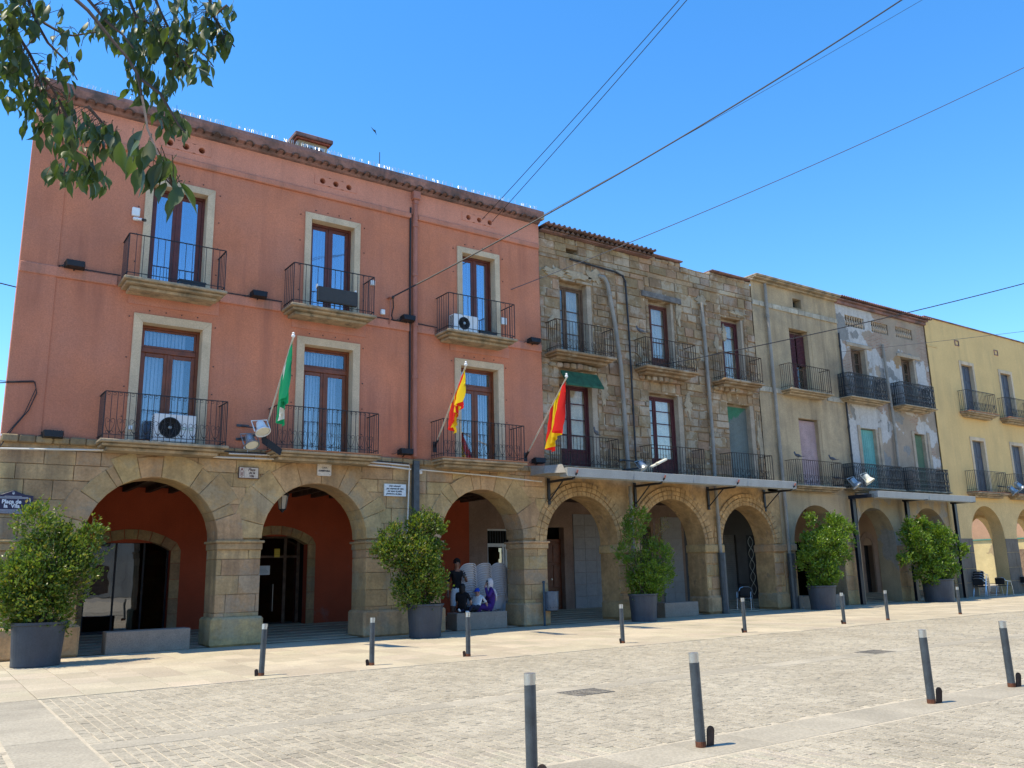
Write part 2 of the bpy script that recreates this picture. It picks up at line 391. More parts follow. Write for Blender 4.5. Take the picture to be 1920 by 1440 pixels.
def lay(parent, blocks, mat, mat2, yf=0., proud=.02, back=.1, deep=ARC_D+.02, limit=300, name='stone', bev=.014, dj=.012, dirx=None):
    def key(b):
        p = b[0]; x = sum(q[0] for q in p)/len(p); z = sum(q[1] for q in p)/len(p)
        d = (Vector((x, 0, z))-CAMP).length; return -area(p)/d**3 * 20
    blocks = sorted(blocks, key=key); stuff = MB()
    for i, (poly, dp) in enumerate(blocks):
        y0 = yf-proud-rand(0, dj); y1 = yf+deep if dp else yf+back
        if i < limit:
            mb = MB(); mb.prism(poly, y0, y1, bev, dp); obj(name, mb, mat, parent)
        else: stuff.prism(poly, y0, y1, bev, dp)
    if stuff.v: obj('stone_infill', stuff, mat2, parent, kind='stuff')
def courses(z0, z1, hs):
    out = [z0]
    while out[-1] < z1-.001:
        z = out[-1]+rand(*hs)
        if z1-z < hs[0]*.8: z = z1
        out.append(z)
    return out

# ------------------------------------------------------------ windows and balconies
def leaf_frame(mb, x0, x1, z0, z1, y, st=.09, t=.05, rails=()):
    """one casement: stiles, rails; returns the pane rectangles"""
    mb.bbox(x0, x0+st, y, y+t, z0, z1, .008); mb.bbox(x1-st, x1, y, y+t, z0, z1, .008)
    zs = [z0]+list(rails)+[z1]; pan = []
    mb.bbox(x0+st, x1-st, y+.003, y+t-.003, z0, z0+st*1.2, .008); mb.bbox(x0+st, x1-st, y+.003, y+t-.003, z1-st, z1, .008)
    prev = z0+st*1.2
    for r in rails: mb.box(x0+st, x1-st, y+.008, y+t-.008, r-.016, r+.016); pan.append((x0+st, x1-st, prev, r-.016)); prev = r+.016
    pan.append((x0+st, x1-st, prev, z1-st)); return pan
def pane(parent, rects, y, mat, name='pane'):
    for a, b, c, d in rects:
        mb = MB(); mb.box(a, b, y, y+.006, c, d); obj(name, mb, mat, parent)
def town_window(b, x0, x1, z0, z1, trim, transom=None, mat=m_wood, blind=True):
    # stone surround in three pieces
    t = trim
    for poly in ([(x0-t,z0),(x0+.004,z0),(x0+.004,z1-.004),(x0-t,z1+t)], [(x1-.004,z0),(x1+t,z0),(x1+t,z1+t),(x1-.004,z1-.004)], [(x0-t,z1+t),(x0+.004,z1-.004),(x1-.004,z1-.004),(x1+t,z1+t)]):
        mb = MB(); mb.prism(poly, -.045, .225, .008); obj('window_surround', mb, m_trim, b)
    mb = MB(); y = .26; f = .07
    mb.box(x0, x0+f, y-.03, y+.09, z0, z1); mb.box(x1-f, x1, y-.03, y+.09, z0, z1); mb.box(x0+f, x1-f, y-.03, y+.09, z1-f, z1)
    zt = z1-f; pan = []
    if transom:
        mb.bbox(x0+f, x1-f, y-.035, y+.09, transom-.06, transom+.06, .01)
        pan += leaf_frame(mb, x0+f, x1-f, transom+.06, zt, y, .05); zt = transom-.06
    mid = (x0+x1)/2
    for a, c in ((x0+f, mid-.012), (mid+.012, x1-f)): pan += leaf_frame(mb, a, c, z0+.03, zt, y, .095, rails=())
    mb.bbox(mid-.03, mid+.03, y-.02, y-.001, z0+.03, zt, .006)
    w = obj('window', mb, mat, b); pane(w, pan, y+.022, m_glasslow if transom else m_glass)
    if blind:
        mb = MB(); x = x0+.1; i = 0
        while x < x1-.12:
            an = rand(.55, 1.0); w2 = .045
            mb.quad((x, .43, z0+.05), (x+w2*1.6, .43+w2*an, z0+.05), (x+w2*1.6, .43+w2*an, z1-.1), (x, .43, z1-.1)); x += .085 if rand(0,1) < .93 else .3
        obj('blind', mb, m_blind2 if transom else m_blind, w)
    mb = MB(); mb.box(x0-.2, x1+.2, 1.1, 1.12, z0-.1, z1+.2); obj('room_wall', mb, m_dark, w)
    return w
def balcony(b, x0, x1, zt, dep, slab_h=.22, top=1.05, style='plain', n=None, mat=m_iron, slab=m_slab, edge=None, wear=0):
    """profiled slab with its railing as a sub-part"""
    mb = MB(); s = slab_h; o = .06
    pr = [(0, zt-s), (.28*s/.22, zt-s-.0), (.1, zt-s)]
    # outline steps out upward: three tiers
    tiers = [(zt-s, zt-s*.62, .26), (zt-s*.62, zt-s*.34, .1), (zt-s*.34, zt, 0)]
    for z0, z1, i in tiers: mb.bbox(x0+i*.7-o, x1-i*.7+o, -dep-o+i, .02, z0+.0005, z1-.0005, .018)
    bl = obj('balcony', mb, slab, b)
    if edge:
        e = MB(); e.bbox(x0-o-.02, x1+o+.02, -dep-o-.02, -.0, zt+.0, zt+.03, .006); obj('edge_tiles', e, edge, bl); zt += .03
    r = MB(); y = -dep+.02; zr = zt+top; rb = .0085
    def bar(p, q, w=.012): r.tube([p, q], w, 4)
    for z, w in ((zr, .017), (zt+.1, .012)):
        r.box(x0, x1, y-w, y+w, z-w*.5, z+w*.5); r.box(x0-w, x0+w, y+w, 0, z-w*.5, z+w*.5); r.box(x1-w, x1+w, y+w, 0, z-w*.5, z+w*.5)
    if n is None: n = int((x1-x0)/.125)
    spots = [(x0+(x1-x0)*i/n, y) for i in range(n+1)] + [(xx, y+(-.05-y)*j/5) for xx in (x0, x1) for j in range(1, 6)]
    for i, (px, py) in enumerate(spots):
        w = .014 if i in (0, n) else rb
        lean = rand(-wear, wear)
        r.tube([(px, py, zt+.0), (px+lean, py, zr)], w, 4, False)
    def arcp(cx, cz, rad, a0, a1, k=7): return [(cx+rad*math.cos(a0+(a1-a0)*i/k), y, cz+rad*math.sin(a0+(a1-a0)*i/k)) for i in range(k+1)]
    if style in ('heart', 'scroll'):
        step = (x1-x0)/n*2 if style == 'heart' else .34
        x = x0+step/2; H = .34 if style == 'heart' else .26
        while x < x1-.05:
            for sg in (-1, 1):
                w = step*.42
                cv = [(x, y, zt+.12)]+[(x+sg*w*math.sin(PI*.5*t)*.9, y, zt+.12+(H-.08)*t) for t in (.2,.4,.6,.8,1)]
                c0 = (x+sg*w*.55, zt+.12+H-.05)
                cv += [(c0[0]+sg*w*.42*math.cos(a), y, c0[1]+w*.45*math.sin(a)) for a in (.6, 1.4, 2.2, 3.0, 3.8, 4.6)]
                r.tube(cv, .0065, 3, False)
                r.tube(arcp(x+sg*w*.4, zt+.15, .035, 0, 5, 6), .006, 3, False)
            x += step
        if style == 'heart':
            x = x0+.06
            while x < x1-.05: r.tube(arcp(x, zr-.05, .032, PI*.9, -PI*.9, 6), .006, 3, False); x += .125
    if style == 'cast':          # cast iron panels: rows of pointed ovals and rings
        nn = int((x1-x0)/.115)
        def row(z0, z1, k=10, th=.011):
            for i in range(nn):
                cx = x0+(x1-x0)*(i+.5)/nn; hw = (x1-x0)/nn*.42
                pts = [(cx+hw*math.cos(2*PI*j/k), y, (z0+z1)/2+(z1-z0)/2*math.sin(2*PI*j/k)) for j in range(k+1)]
                r.tube(pts, th, 3, False)
        H = zr-zt
        row(zt+H*.86, zr-.02, 8); row(zt+H*.48, zt+H*.83); row(zt+H*.28, zt+H*.45, 8); row(zt+.02, zt+H*.25, 6)
        for f in (.84, .465, .265): r.box(x0, x1, y-.01, y+.01, zt+H*f-.008, zt+H*f+.008)
        for xx in (x0, x1):
            for f in (.84, .465, .265): r.box(xx-.01, xx+.01, y, 0, zt+H*f-.008, zt+H*f+.008)
            for j in range(12): r.tube([(xx, y+.05+j*abs(y)/12, zt), (xx, y+.05+j*abs(y)/12, zr)], .012, 4, False)
    obj('railing', r, mat, bl)
    return bl
def downpipe(b, pts, r=.055, mat=m_pipe, collars=4, name='downpipe'):
    mb = MB(); mb.tube(pts, r, 10)
    P_ = [Vector(p) for p in pts]
    for i in range(collars):
        t = (i+.5)/collars*(len(P_)-1); k = min(int(t), len(P_)-2); q = P_[k].lerp(P_[k+1], t-k); d = (P_[k+1]-P_[k]).normalized()*.05
        mb.tube([q-d, q+d], r*1.25, 10)
    return obj(name, mb, mat, b, smooth=False)
def old_window(b, x0, x1, z0, z1, y, fmat, pane_mat, rows=4, panel=.0, split=None, head=None):
    mb = MB(); f = .06; z1f = z1
    mb.box(x0, x0+f, y-.03, y+.08, z0, z1f); mb.box(x1-f, x1, y-.03, y+.08, z0, z1f); mb.box(x0+f, x1-f, y-.03, y+.08, z1f-f, z1f)
    mid = split or (x0+x1)/2; pan = []
    zp = z0+panel
    for a, c in ((x0+f, mid-.008), (mid+.008, x1-f)):
        rr = [zp+(z1f-f-zp)*i/rows for i in range(1, rows)]
        if panel: mb.bbox(a+.01, c-.01, y+.012, y+.04, z0+.05, zp, .012); mb.bbox(a+.09, c-.09, y-.004, y+.011, z0+.15, zp-.1, .008)
        pan += leaf_frame(mb, a, c, zp if panel else z0+.02, z1f-f, y, .075, rails=rr)
    w = obj('window', mb, fmat, b); pane(w, pan, y+.02, m_glassold)
    mb = MB(); k = 14
    for i in range(k): # gathered curtain
        xa, xb = x0+(x1-x0)*i/k, x0+(x1-x0)*(i+1)/k; ya = y+.1+(.03 if i % 2 else 0); yb = y+.1+(0 if i % 2 else .03)
        mb.quad((xa, ya, z0), (xb, yb, z0), (xb, yb, z1-.05), (xa, ya, z1-.05))
    obj('curtain', mb, pane_mat, w)
    return w
def slat_shutter(b, x0, x1, z0, z1, y, mat, pitch=.05, name='roller_blind', tilt=.6, frame=None):
    mb = MB(); n = int((z1-z0)/pitch)
    for i in range(n):
        z = z0+(z1-z0)*i/n; h = (z1-z0)/n
        mb.add([(x0, y-.012, z+.004), (x1, y-.012+rand(-.004,.004), z+.004), (x1, y+.008, z+h), (x0, y+.008, z+h), (x0, y+.012, z+.004), (x1, y+.012, z+.004)], [(0,1,2,3),(0,4,5,1),(2,5,4,3)])
    return obj(name, mb, mat, b)
def shell(b, x0, x1, top, mat, depth=9, zb=4.2, y0=.42, name='side_walls'):
    """party walls, floor and flat roof that close the house behind its facade"""
    mb = MB(); a, c = x0+.01, x1-.01
    mb.box(a, c, y0, depth, top-.14, top-.02); mb.box(a, c, ARC_D+.003, depth, zb-.06, zb+.14)
    mb.box(a, a+.2, y0, depth, zb+.14, top-.14); mb.box(c-.2, c, y0, depth, zb+.14, top-.14); mb.box(a+.2, c-.2, depth-.2, depth, zb+.14, top-.14)
    mb.box(a+.2, c-.2, 1.6, 1.7, zb+.14, top-.14)
    return obj(name, mb, mat, b)
def back_wall(b, x0, x1, holes, mat, zt=4.14, name='arcade_back_wall', depth=.3):
    mb = MB(); wall_grid(mb, x0, x1, .0, zt, BACK, holes, depth); return obj(name, mb, mat, b)

# ============================================================ 1. red town hall
B1 = thing('town_hall', 'terracotta red building with stone arcade and flags, at the left end of the row', 'building', (8.4, 0, 0))
X0, X1 = 1.24, 15.65
ups = [(3.89, 5.20), (7.95, 9.22), (12.73, 13.92)]; lows = [(3.87, 5.26), (7.86, 9.24), (12.65, 13.97)]
UZ, UT, LZ, LT = 8.40, 11.07, 4.64, 7.53
holes = [(a, b, UZ, UT) for a, b in ups] + [(a, b, LZ, LT) for a, b in lows] + [(c-.62, c+.62, 12.12, 12.38) for c in (4.58, 8.62, 13.36)]
mb = MB(); wall_grid(mb, X0, X1, 4.66, 12.62, 0, [h if h[2] != LZ else (h[0], h[1], 4.66, h[3]) for h in holes]); obj('facade_wall', mb, m_red, B1)
mb = MB(); wall_grid(mb, X0+.001, X1, 11.92, 12.60, -.028, [(c-.62, c+.62, 12.12, 12.38) for c in (4.58, 8.62, 13.36)], .027); mb.quad((X0,-.028,11.92),(X1,-.028,11.92),(X1,0,11.92),(X0,0,11.92)); obj('frieze', mb, m_redlite, B1)
mb = MB(); mb.bbox(X0, 11.0, -.07, .0, 11.76, 11.93, .03); mb.bbox(11.2, X1, -.07, .0, 11.76, 11.93, .03); obj('moulding', mb, m_redstain, B1)
mb = MB()
for a, c in ((X0, 3.25), (5.62, 7.2), (9.6, 11.02), (11.18, 11.78), (14.22, X1)): mb.bbox(a, c, -.05, .0, 8.31, 8.56, .02)
for a in (3.67, 7.66, 12.45): mb.box(a-.15, a+1.95, -.018, 0, 7.95, 8.3)
obj('moulding', mb, m_redstain, B1)
mb = MB(); mb.box(X0, 1.98, -.022, 0, 4.66, 8.31); mb.box(X0, 1.98, -.022, 0, 8.56, 11.76); obj('corner_pilaster', mb, m_red, B1)
# side wall, turned a little
mb = MB(); mb.add([(X0,0,0),(X0,0,12.62),(1.75,9,12.62),(1.75,9,0)], [(0,1,2,3)]); obj('end_wall', mb, m_red, B1)
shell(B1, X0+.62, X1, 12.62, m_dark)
# vent panels with round holes
for c in (4.58, 8.62, 13.36):
    mb = MB(); x0, x1, z0, z1 = c-.62, c+.62, 12.12, 12.38
    for k in (-1, 0, 1):
        cx, cz, r = c+k*.39, 12.25, .082; ca, cb = cx-.195 if k > -1 else x0, cx+.195 if k < 1 else x1
        per = []
        for i in range(24):
            a = 2*PI*i/24; dx, dz = math.cos(a), math.sin(a)
            tx = ((cb-cx) if dx > 0 else (cx-ca))/abs(dx) if abs(dx) > 1e-6 else 9; tz = (.13)/abs(dz) if abs(dz) > 1e-6 else 9; t = min(tx, tz); per.append((cx+dx*t, cz+dz*t))
        for i in range(24):
            j = (i+1) % 24; a, a2 = 2*PI*i/24, 2*PI*j/24
            p, q = (cx+r*math.cos(a), cz+r*math.sin(a)), (cx+r*math.cos(a2), cz+r*math.sin(a2))
            mb.quad((p[0],-.04,p[1]),(per[i][0],-.04,per[i][1]),(per[j][0],-.04,per[j][1]),(q[0],-.04,q[1])); mb.quad((p[0],-.04,p[1]),(q[0],-.04,q[1]),(q[0],.25,q[1]),(p[0],.25,p[1]))
    for a, b_, d, e in ((x0,z0,x1,z0),(x1,z0,x1,z1),(x1,z1,x0,z1),(x0,z1,x0,z0)): mb.quad((a,-.04,b_),(d,-.04,e),(d,0,e),(a,0,b_))
    v = obj('vent_panel', mb, m_redlite, B1); mb = MB(); mb.box(x0, x1, .24, .26, z0, z1); obj('vent_back', mb, m_dark, v)
# windows
for a, c in ups: town_window(B1, a, c, UZ, UT, .17, None, m_wood2)
for a, c in lows: town_window(B1, a, c, LZ, LT, .2, 6.93, m_wood)
mt = M('terracotta_floor_tile', (.42, .19, .10), .8, .15, 5, .2)
balcony(B1, 3.10, 5.76, 4.60, .72, .22, 1.06, 'heart'); balcony(B1, 6.99, 9.70, 4.60, .72, .22, 1.08, 'heart', edge=mt); balcony(B1, 11.67, 14.40, 4.66, .72, .22, 1.06, 'heart', edge=mt)
balcony(B1, 3.33, 5.54, 8.38, .72, .22, 1.04, n=14); balcony(B1, 7.27, 9.52, 8.38, .72, .22, 1.09, n=14); balcony(B1, 11.85, 14.15, 8.36, .72, .22, 1.09, n=14)
# eave: sooty cornice with tile ends
mb = MB(); 
prof = [(0, 12.60), (-.10, 12.62), (-.16, 12.68), (-.27, 12.70), (-.34, 12.86), (-.34, 12.95), (.5, 13.10)]
n = 60
for i in range(n):
    xa, xb = X0-.1+(X1-X0+.1)*i/n, X0-.1+(X1-X0+.1)*(i+1)/n
    for p, q in zip(prof, prof[1:]): mb.quad((xa,p[0],p[1]),(xb,p[0],p[1]),(xb,q[0],q[1]),(xa,q[0],q[1]))
for x in (X0-.1, X1): mb.add([(x,p[0],p[1]) for p in prof]+[(x,.5,12.6)], [tuple(range(8))])
obj('eave', mb, m_eave, B1)
i = 0; x = X0+.25
while x < X1-.2:
    mb = MB(); k = 8; ro, ri = .115, .088; vs = []
    for j in range(k+1):
        a = PI*j/k
        for rr, y in ((ro, -.31), (ri, -.31), (ro, -.05), (ri, -.05)): vs.append((x+rr*math.cos(a), y, 12.655+rr*.8*math.sin(a)))
    fs = []
    for j in range(k):
        q, w = j*4, j*4+4; fs += [(q, w, w+1, q+1), (q+2, q+3, w+3, w+2), (q, q+2, w+2, w), (q+1, w+1, w+3, q+3)]
    mb.add(vs, fs); obj('eave_tile', mb, m_tile, B1); x += .42
# stone arcade
A1 = [(4.43, 1.455, 2.42), (8.335, 1.395, 2.49), (13.38, 1.40, 2.51)]
ins = .03
mb = MB(); arcade(mb, X0+.02, X1-.01, 4.66, [(xc, r+ins, zs) for xc, r, zs in A1], ins, ARC_D-ins*2); obj('arcade_core', mb, m_mortar, B1)
RO = .60; arr = [(xc, r, zs, r+.44) for xc, r, zs in A1]
bl = []
bl += masonry(B1, X0, X1, [0, .38, .76, 1.18, 1.62, 2.0, 2.22], (.62, 1.1), arches=arr, wob=.007, gap=.001)
bl += masonry(B1, X0, X1, [2.44, 2.9, 3.3, 3.72, 4.06, 4.38], (.5, 1.15), arches=arr, wob=.010, gap=.001)
bl += masonry(B1, X0, X1, [4.38, 4.655], (.6, 1.3), wob=.012)
bl = [(p, max(q[1] for q in p) <= 2.45) for p, d in bl]
vs_ = []
for (xc, r, zs), nv in zip(A1, (11, 10, 10)): vs_ += voussoirs(xc, r, zs, r+RO, nv)
lay(B1, bl, m_stone, m_stone, yf=.0, proud=.004, back=.1, dj=.010, bev=.007)
lay(B1, vs_, m_stone, m_stone, yf=.0, proud=.02, back=.1, dj=.012, bev=.012)
# imposts and wider pier feet
for a, c in ((X0-.02, 2.98), (5.885, 6.94), (9.73, 11.98), (14.78, X1)):
    for z0, z1, e in ((2.22, 2.38, .02), (2.38, 2.44, .06)):
        mb = MB(); mb.bbox(a-e if a > 2 else a, c+e, -.03-e, ARC_D+.03+e, z0, z1, .012); obj('impost', mb, m_stone, B1)
    mb = MB(); e = .09; mb.bbox(a-e if a > 2 else a, c+e if c < 15 else c, -.045-e, ARC_D+.06, 0, .66, .05); obj('pier_base', mb, m_stone, B1)
mb = MB(); n = 44
for i in range(n): # projecting worn string course below the render
    xa = X0+(X1-X0)*i/n; mb.bbox(xa+.004, xa+(X1-X0)/n-.004, -.10-rand(0,.03), 0, 4.50, 4.66+rand(-.01,.01), .025)
obj('string_course', mb, M('string_course_stone', (.36,.26,.14), .92, .2, 1.6, .7, 14, isl=.2, streak=.7, scol=(.1,.08,.06)), B1)
# interior of the arcade
vit = (3.75, 5.87, .02, 2.55)
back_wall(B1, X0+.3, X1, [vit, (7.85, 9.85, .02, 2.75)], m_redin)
def flat_arch_trim(b, x0, x1, z0, zs, rise, w, mat, y=BACK, nm='door_surround'):
    """segmental stone surround built of blocks, and the wall piece that fills its corners"""
    k = 7; xc = (x0+x1)/2; hw = (x1-x0)/2; Rr = (hw*hw+rise*rise)/(2*rise); cz = zs+rise-Rr; a0 = math.asin(hw/Rr)
    for i in range(k):
        a, c = -a0+2*a0*i/k+.004, -a0+2*a0*(i+1)/k-.004
        poly = [(xc+Rr*math.sin(a), cz+Rr*math.cos(a)), (xc+Rr*math.sin(c), cz+Rr*math.cos(c)), (xc+(Rr+w)*math.sin(c), cz+(Rr+w)*math.cos(c)), (xc+(Rr+w)*math.sin(a), cz+(Rr+w)*math.cos(a))]
        mb = MB(); mb.prism(poly, y-.03, y+.31, .01); obj(nm, mb, mat, b)
    for sg, px in ((-1, x0), (1, x1)):
        pA = (xc+sg*(Rr+w)*math.sin(a0), cz+(Rr+w)*math.cos(a0))
        mb = MB(); mb.prism([(px+sg*.004, zs+.002), (px+sg*w, zs+.002), (pA[0], pA[1]-.006)][::sg], y-.03, y+.31, .006); obj(nm, mb, mat, b)
    z = z0
    while z < zs-.05:
        z2 = min(zs, z+rand(.4, .62)); z2 = zs if zs-z2 < .2 else z2
        for s, e in ((x0-w, x0), (x1, x1+w)): mb = MB(); mb.prism([(s+.004,z+.004),(e-.004,z+.004),(e-.004,z2-.004),(s+.004,z2-.004)], y-.03, y+.31, .01); obj(nm, mb, mat, b)
        z = z2
flat_arch_trim(B1, 3.75, 5.87, .1, 2.33, .32, .27, m_stone)
flat_arch_trim(B1, 7.85, 9.85, .1, 2.5, .3, .26, m_stone)
# shop window: steel frame with four lights
mb = MB(); y = BACK+.22
for x in (3.76, 4.48, 5.2, 5.82): mb.box(x, x+.045, y-.03, y+.03, .14, 2.6)
for z in (.14, 2.56): mb.box(3.8, 5.84, y-.025, y+.025, z, z+.05)
w = obj('shop_window', mb, m_iron, B1); pane(w, [(3.8,4.48,.19,2.56),(4.525,5.2,.19,2.56),(5.245,5.82,.19,2.56)], y, m_glassd)
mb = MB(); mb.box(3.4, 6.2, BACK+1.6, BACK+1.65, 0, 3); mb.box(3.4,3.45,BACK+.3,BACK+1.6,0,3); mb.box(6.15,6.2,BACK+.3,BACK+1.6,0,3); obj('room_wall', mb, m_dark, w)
# town hall door: dark glazed doors with notices
mb = MB(); y = BACK+.5
for x in (7.9, 9.30, 9.72): mb.box(x, x+.09, y, y+.06, .12, 2.75)
for z in (.12, 2.12, 2.7): mb.box(7.9, 9.8, y+.003, y+.057, z, z+.07)
w = obj('entrance_door', mb, m_oldwood, B1); pane(w, [(7.99,9.30,.19,2.12),(9.39,9.72,.19,2.12),(7.99,9.30,2.19,2.7),(9.39,9.72,2.19,2.7)], y+.03, m_glassd)
mb = MB(); mb.tube([(8.98, y-.05, .55), (8.98, y-.05, 1.35)], .015, 8); obj('door_handle', mb, m_silver, w)
mb = MB(); mb.box(7.6, 10, BACK+1.6, BACK+1.65, 0, 3); mb.box(9.86,9.9,BACK+.3,BACK+.7,0,2.8); obj('room_wall', mb, m_dark, w)
m_paper = M('paper', (.74,.78,.80), .8, .03, 2, 0, fine=0); m_yel = P('yellow_notice', (.75,.52,.04), .5)
def notice(x, z, w_, h, y, label, mat=m_paper, lines=6, cat='notice'):
    t = thing('notice', label, cat, (x, y, z))
    mb = MB(); mb.box(x, x+w_, y-.006, y, z, z+h); obj('sheet', mb, mat, t)
    mb = MB()
    for i in range(lines):
        zz = z+h*(.88-.78*i/lines); mb.box(x+w_*.12, x+w_*rand(.6,.88), y-.009, y-.006, zz-.006, zz)
    obj('print', mb, m_black, t); return t
notice(8.22, 1.5, .28, .42, y-.003, 'narrow white notice taped low on the dark town hall entrance door')
notice(8.52, 1.62, .36, .27, y-.003, 'wide white notice taped beside the narrow one on the town hall entrance door')
notice(9.0, 2.14, .17, .25, y-.003, 'small yellow sticker high on the dark glazed town hall entrance door', m_yel, 3, 'sticker')
mb = MB(); mb.box(1.3, X1, ARC_D+.0, BACK, 4.06, 4.14)
for i in range(24): mb.box(1.5+i*.6, 1.62+i*.6, ARC_D+.02, BACK-.01, 3.92, 4.06)
obj('arcade_ceiling', mb, M('old_beams', (.12,.075,.05), .9, .3, 4, .4), B1)
# downpipe with box, and the boxed grey lower half
p = downpipe(B1, [(11.1, -.09, 12.3), (11.1, -.09, 4.72)], .07, M('red_painted_pipe', (.40,.16,.11), .5, .12, 2, .1), 5)
mb = MB(); mb.bbox(10.98, 11.22, -.22, -.02, 12.34, 12.6, .02); mb.bbox(11.03, 11.17, -.17, -.03, 12.2, 12.34, .01); obj('pipe_hopper', mb, M('red_painted_pipe', None), p)
mb = MB(); mb.box(11.03, 11.2, -.2, -.05, .0, 4.6); obj('lower_pipe_casing', mb, m_greymetal, B1)
# AC notch row: nail heads round the windows as tiny studs
mb = MB()
for (a, c), z0, z1 in [(u, UZ, UT+.17) for u in ups]+[(l, LZ, LT+.2) for l in lows]:
    for zz in (z0+.6, z0+1.3, z0+2.0, z1-.1):
        for xx in (a-.3, c+.3): mb.box(xx-.012, xx+.012, -.02, 0, zz-.012, zz+.012)
    for t in (.1, .37, .63, .9): mb.box(a+(c-a)*t-.012, a+(c-a)*t+.012, -.02, 0, z1+.09, z1+.114)
obj('wall_hooks', mb, m_iron, B1, kind='stuff')

# ============================================================ 2. brown stone house
B2 = thing('stone_house', 'decaying brown sandstone house with rough blocks, right of the red building', 'building', (20.8, 0, 0))
X0, X1 = 15.65, 26.05
U2 = [(16.5, 17.86, 8.38, 10.92), (20.47, 21.7, 8.33, 10.92), (24.2, 25.45, 8.32, 10.85)]
L2 = [(16.36, 17.94, 4.70, 7.62), (20.25, 21.88, 4.66, 7.5), (24.2, 25.68, 4.6, 7.5)]
hs = U2+L2+[(16.83, 17.32, 11.78, 12.08)]
mb = MB(); wall_grid(mb, X0, X1, 4.45, 12.35, .05, hs, .6); obj('facade_wall', mb, m_bmortar, B2)
bl = []; ed_ = [15.65, 16.5, 17.9, 18.95, 20.3, 21.8, 23.1, 24.2, 25.6, 26.05]
for sa, sb in zip(ed_, ed_[1:]):       # the coursing changes from pier to pier
    zl = courses(4.5, 11.72, (.17, .42))
    for h in (7.55, 8.36, 10.9):       # course lines meet the window heads and sills
        k = min(range(1, len(zl)-1), key=lambda i: abs(zl[i]-h)); zl[k] = h
    zl = sorted(set(zl)); bl += masonry(B2, sa+.004, sb-.002, zl, (.3, .9), holes=hs, wob=.035, gap=.001)
bl = [b for b in bl if rand(0, 1) > .06]
bl += masonry(B2, X0, X1, [11.90, 12.2, 12.42], (.4, .95), holes=hs, wob=.02)
bl += [(p, False) for p, d in masonry(B2, X0, X1, [11.73, 11.895], (.9, 1.5), holes=(), wob=.006)]
lay(B2, bl, m_bstone, m_bstone2, yf=.05, proud=.012, back=.03, limit=298, dj=.04, bev=.012)
for a, c, z0, z1 in (U2[1],): mb = MB(); mb.prism([(a-.35, z1+.03), (c+.35, z1-.0), (c+.35, z1+.2), (a-.35, z1+.23)], -.06, .1, .02); obj('timber_lintel', mb, M('grey_timber', (.17,.16,.15), .9, .3, 6, .6), B2)
# ragged top: tile eave on the left half, bare coping on the right
ev = MB(); ev.box(15.7, 20.6, -.16, .4, 12.42, 12.46); ev.box(15.75, 20.55, -.34, .4, 12.58, 12.62); obj('eave', ev, m_eave, B2)
x = 15.75
while x < 20.5:
    mb = MB(); mb.prism([(x, 12.46), (x+.18, 12.46), (x+.09, 12.57)], -.26, .2, .01); obj('eave_brick', mb, m_tile, B2)
    mb = MB(); mb.tube([(x+.09, -.37, 12.615), (x+.09, .3, 12.62)], .05, 8); obj('roof_tile', mb, m_tile, B2); x += .215
for a, c, z in ((20.6, 22.2, 12.53), (22.2, 23.7, 12.42), (23.7, 26.05, 12.5)):
    mb = MB(); n = int((c-a)/.3)
    for i in range(n): mb.bbox(a+(c-a)*i/n, a+(c-a)*(i+1)/n, .0, .45, 12.40, z+rand(-.02,.03), .03)
    obj('parapet', mb, m_bstone2, B2)
mb = MB(); mb.bbox(20.6, 22.2, -.12, .4, 12.56, 12.61, .01); obj('coping', mb, m_eave, B2); mb = MB(); mb.bbox(23.75, 25.95, -.12, .4, 12.54, 12.59, .01); obj('coping', mb, m_eave, B2)
shell(B2, X0, X1, 12.4, m_dark, y0=.68)
# windows
m_grcurt = M('pale_shutter_board', (.55,.53,.46), .8, .15, 3, .1)
w = old_window(B2, 16.52, 17.66, 8.42, 10.80, .32, m_oldwood, m_grcurt, 3, .0, 16.9)
w = old_window(B2, 20.49, 21.58, 8.38, 10.80, .3, M('brown_wood', (.13,.045,.03), .6, .2, 5), M('white_board', (.62,.62,.60), .7, .08, 3), 3, .4, 20.75)
w = old_window(B2, 24.22, 25.33, 8.38, 10.74, .3, m_maroon, m_grcurt, 4, .0, 24.5)
for (a, c, z0, z1), xr in zip(U2, (17.66, 21.58, 25.33)): mb = MB(); mb.box(xr, c-.002, .06, .39, z0, z1-.002); mb.box(a+.002, xr, .33, .39, 10.72, z1-.002); obj('reveal_plaster', mb, m_conc, B2)
old_window(B2, 16.38, 17.72, 4.72, 7.42, .3, m_maroon, m_curt, 4, .55, 16.92)
old_window(B2, 20.28, 21.66, 4.68, 7.42, .3, m_maroon, m_curt, 5, .5, 20.72)
slat_shutter(B2, 24.24, 25.46, 4.66, 7.42, .26, peel('green_slats', (.20,.22,.19), [((.07,.25,.13), .35, .50, 1.)], .8, .2, .1), .045)
for (a, c, z0, z1), xr in zip(L2, (17.72, 21.66, 25.46)): mb = MB(); mb.box(xr, c-.002, .06, .37, z0, z1-.002); mb.box(a+.002, xr, .31, .37, 7.42, z1-.002); obj('reveal_plaster', mb, m_conc, B2)
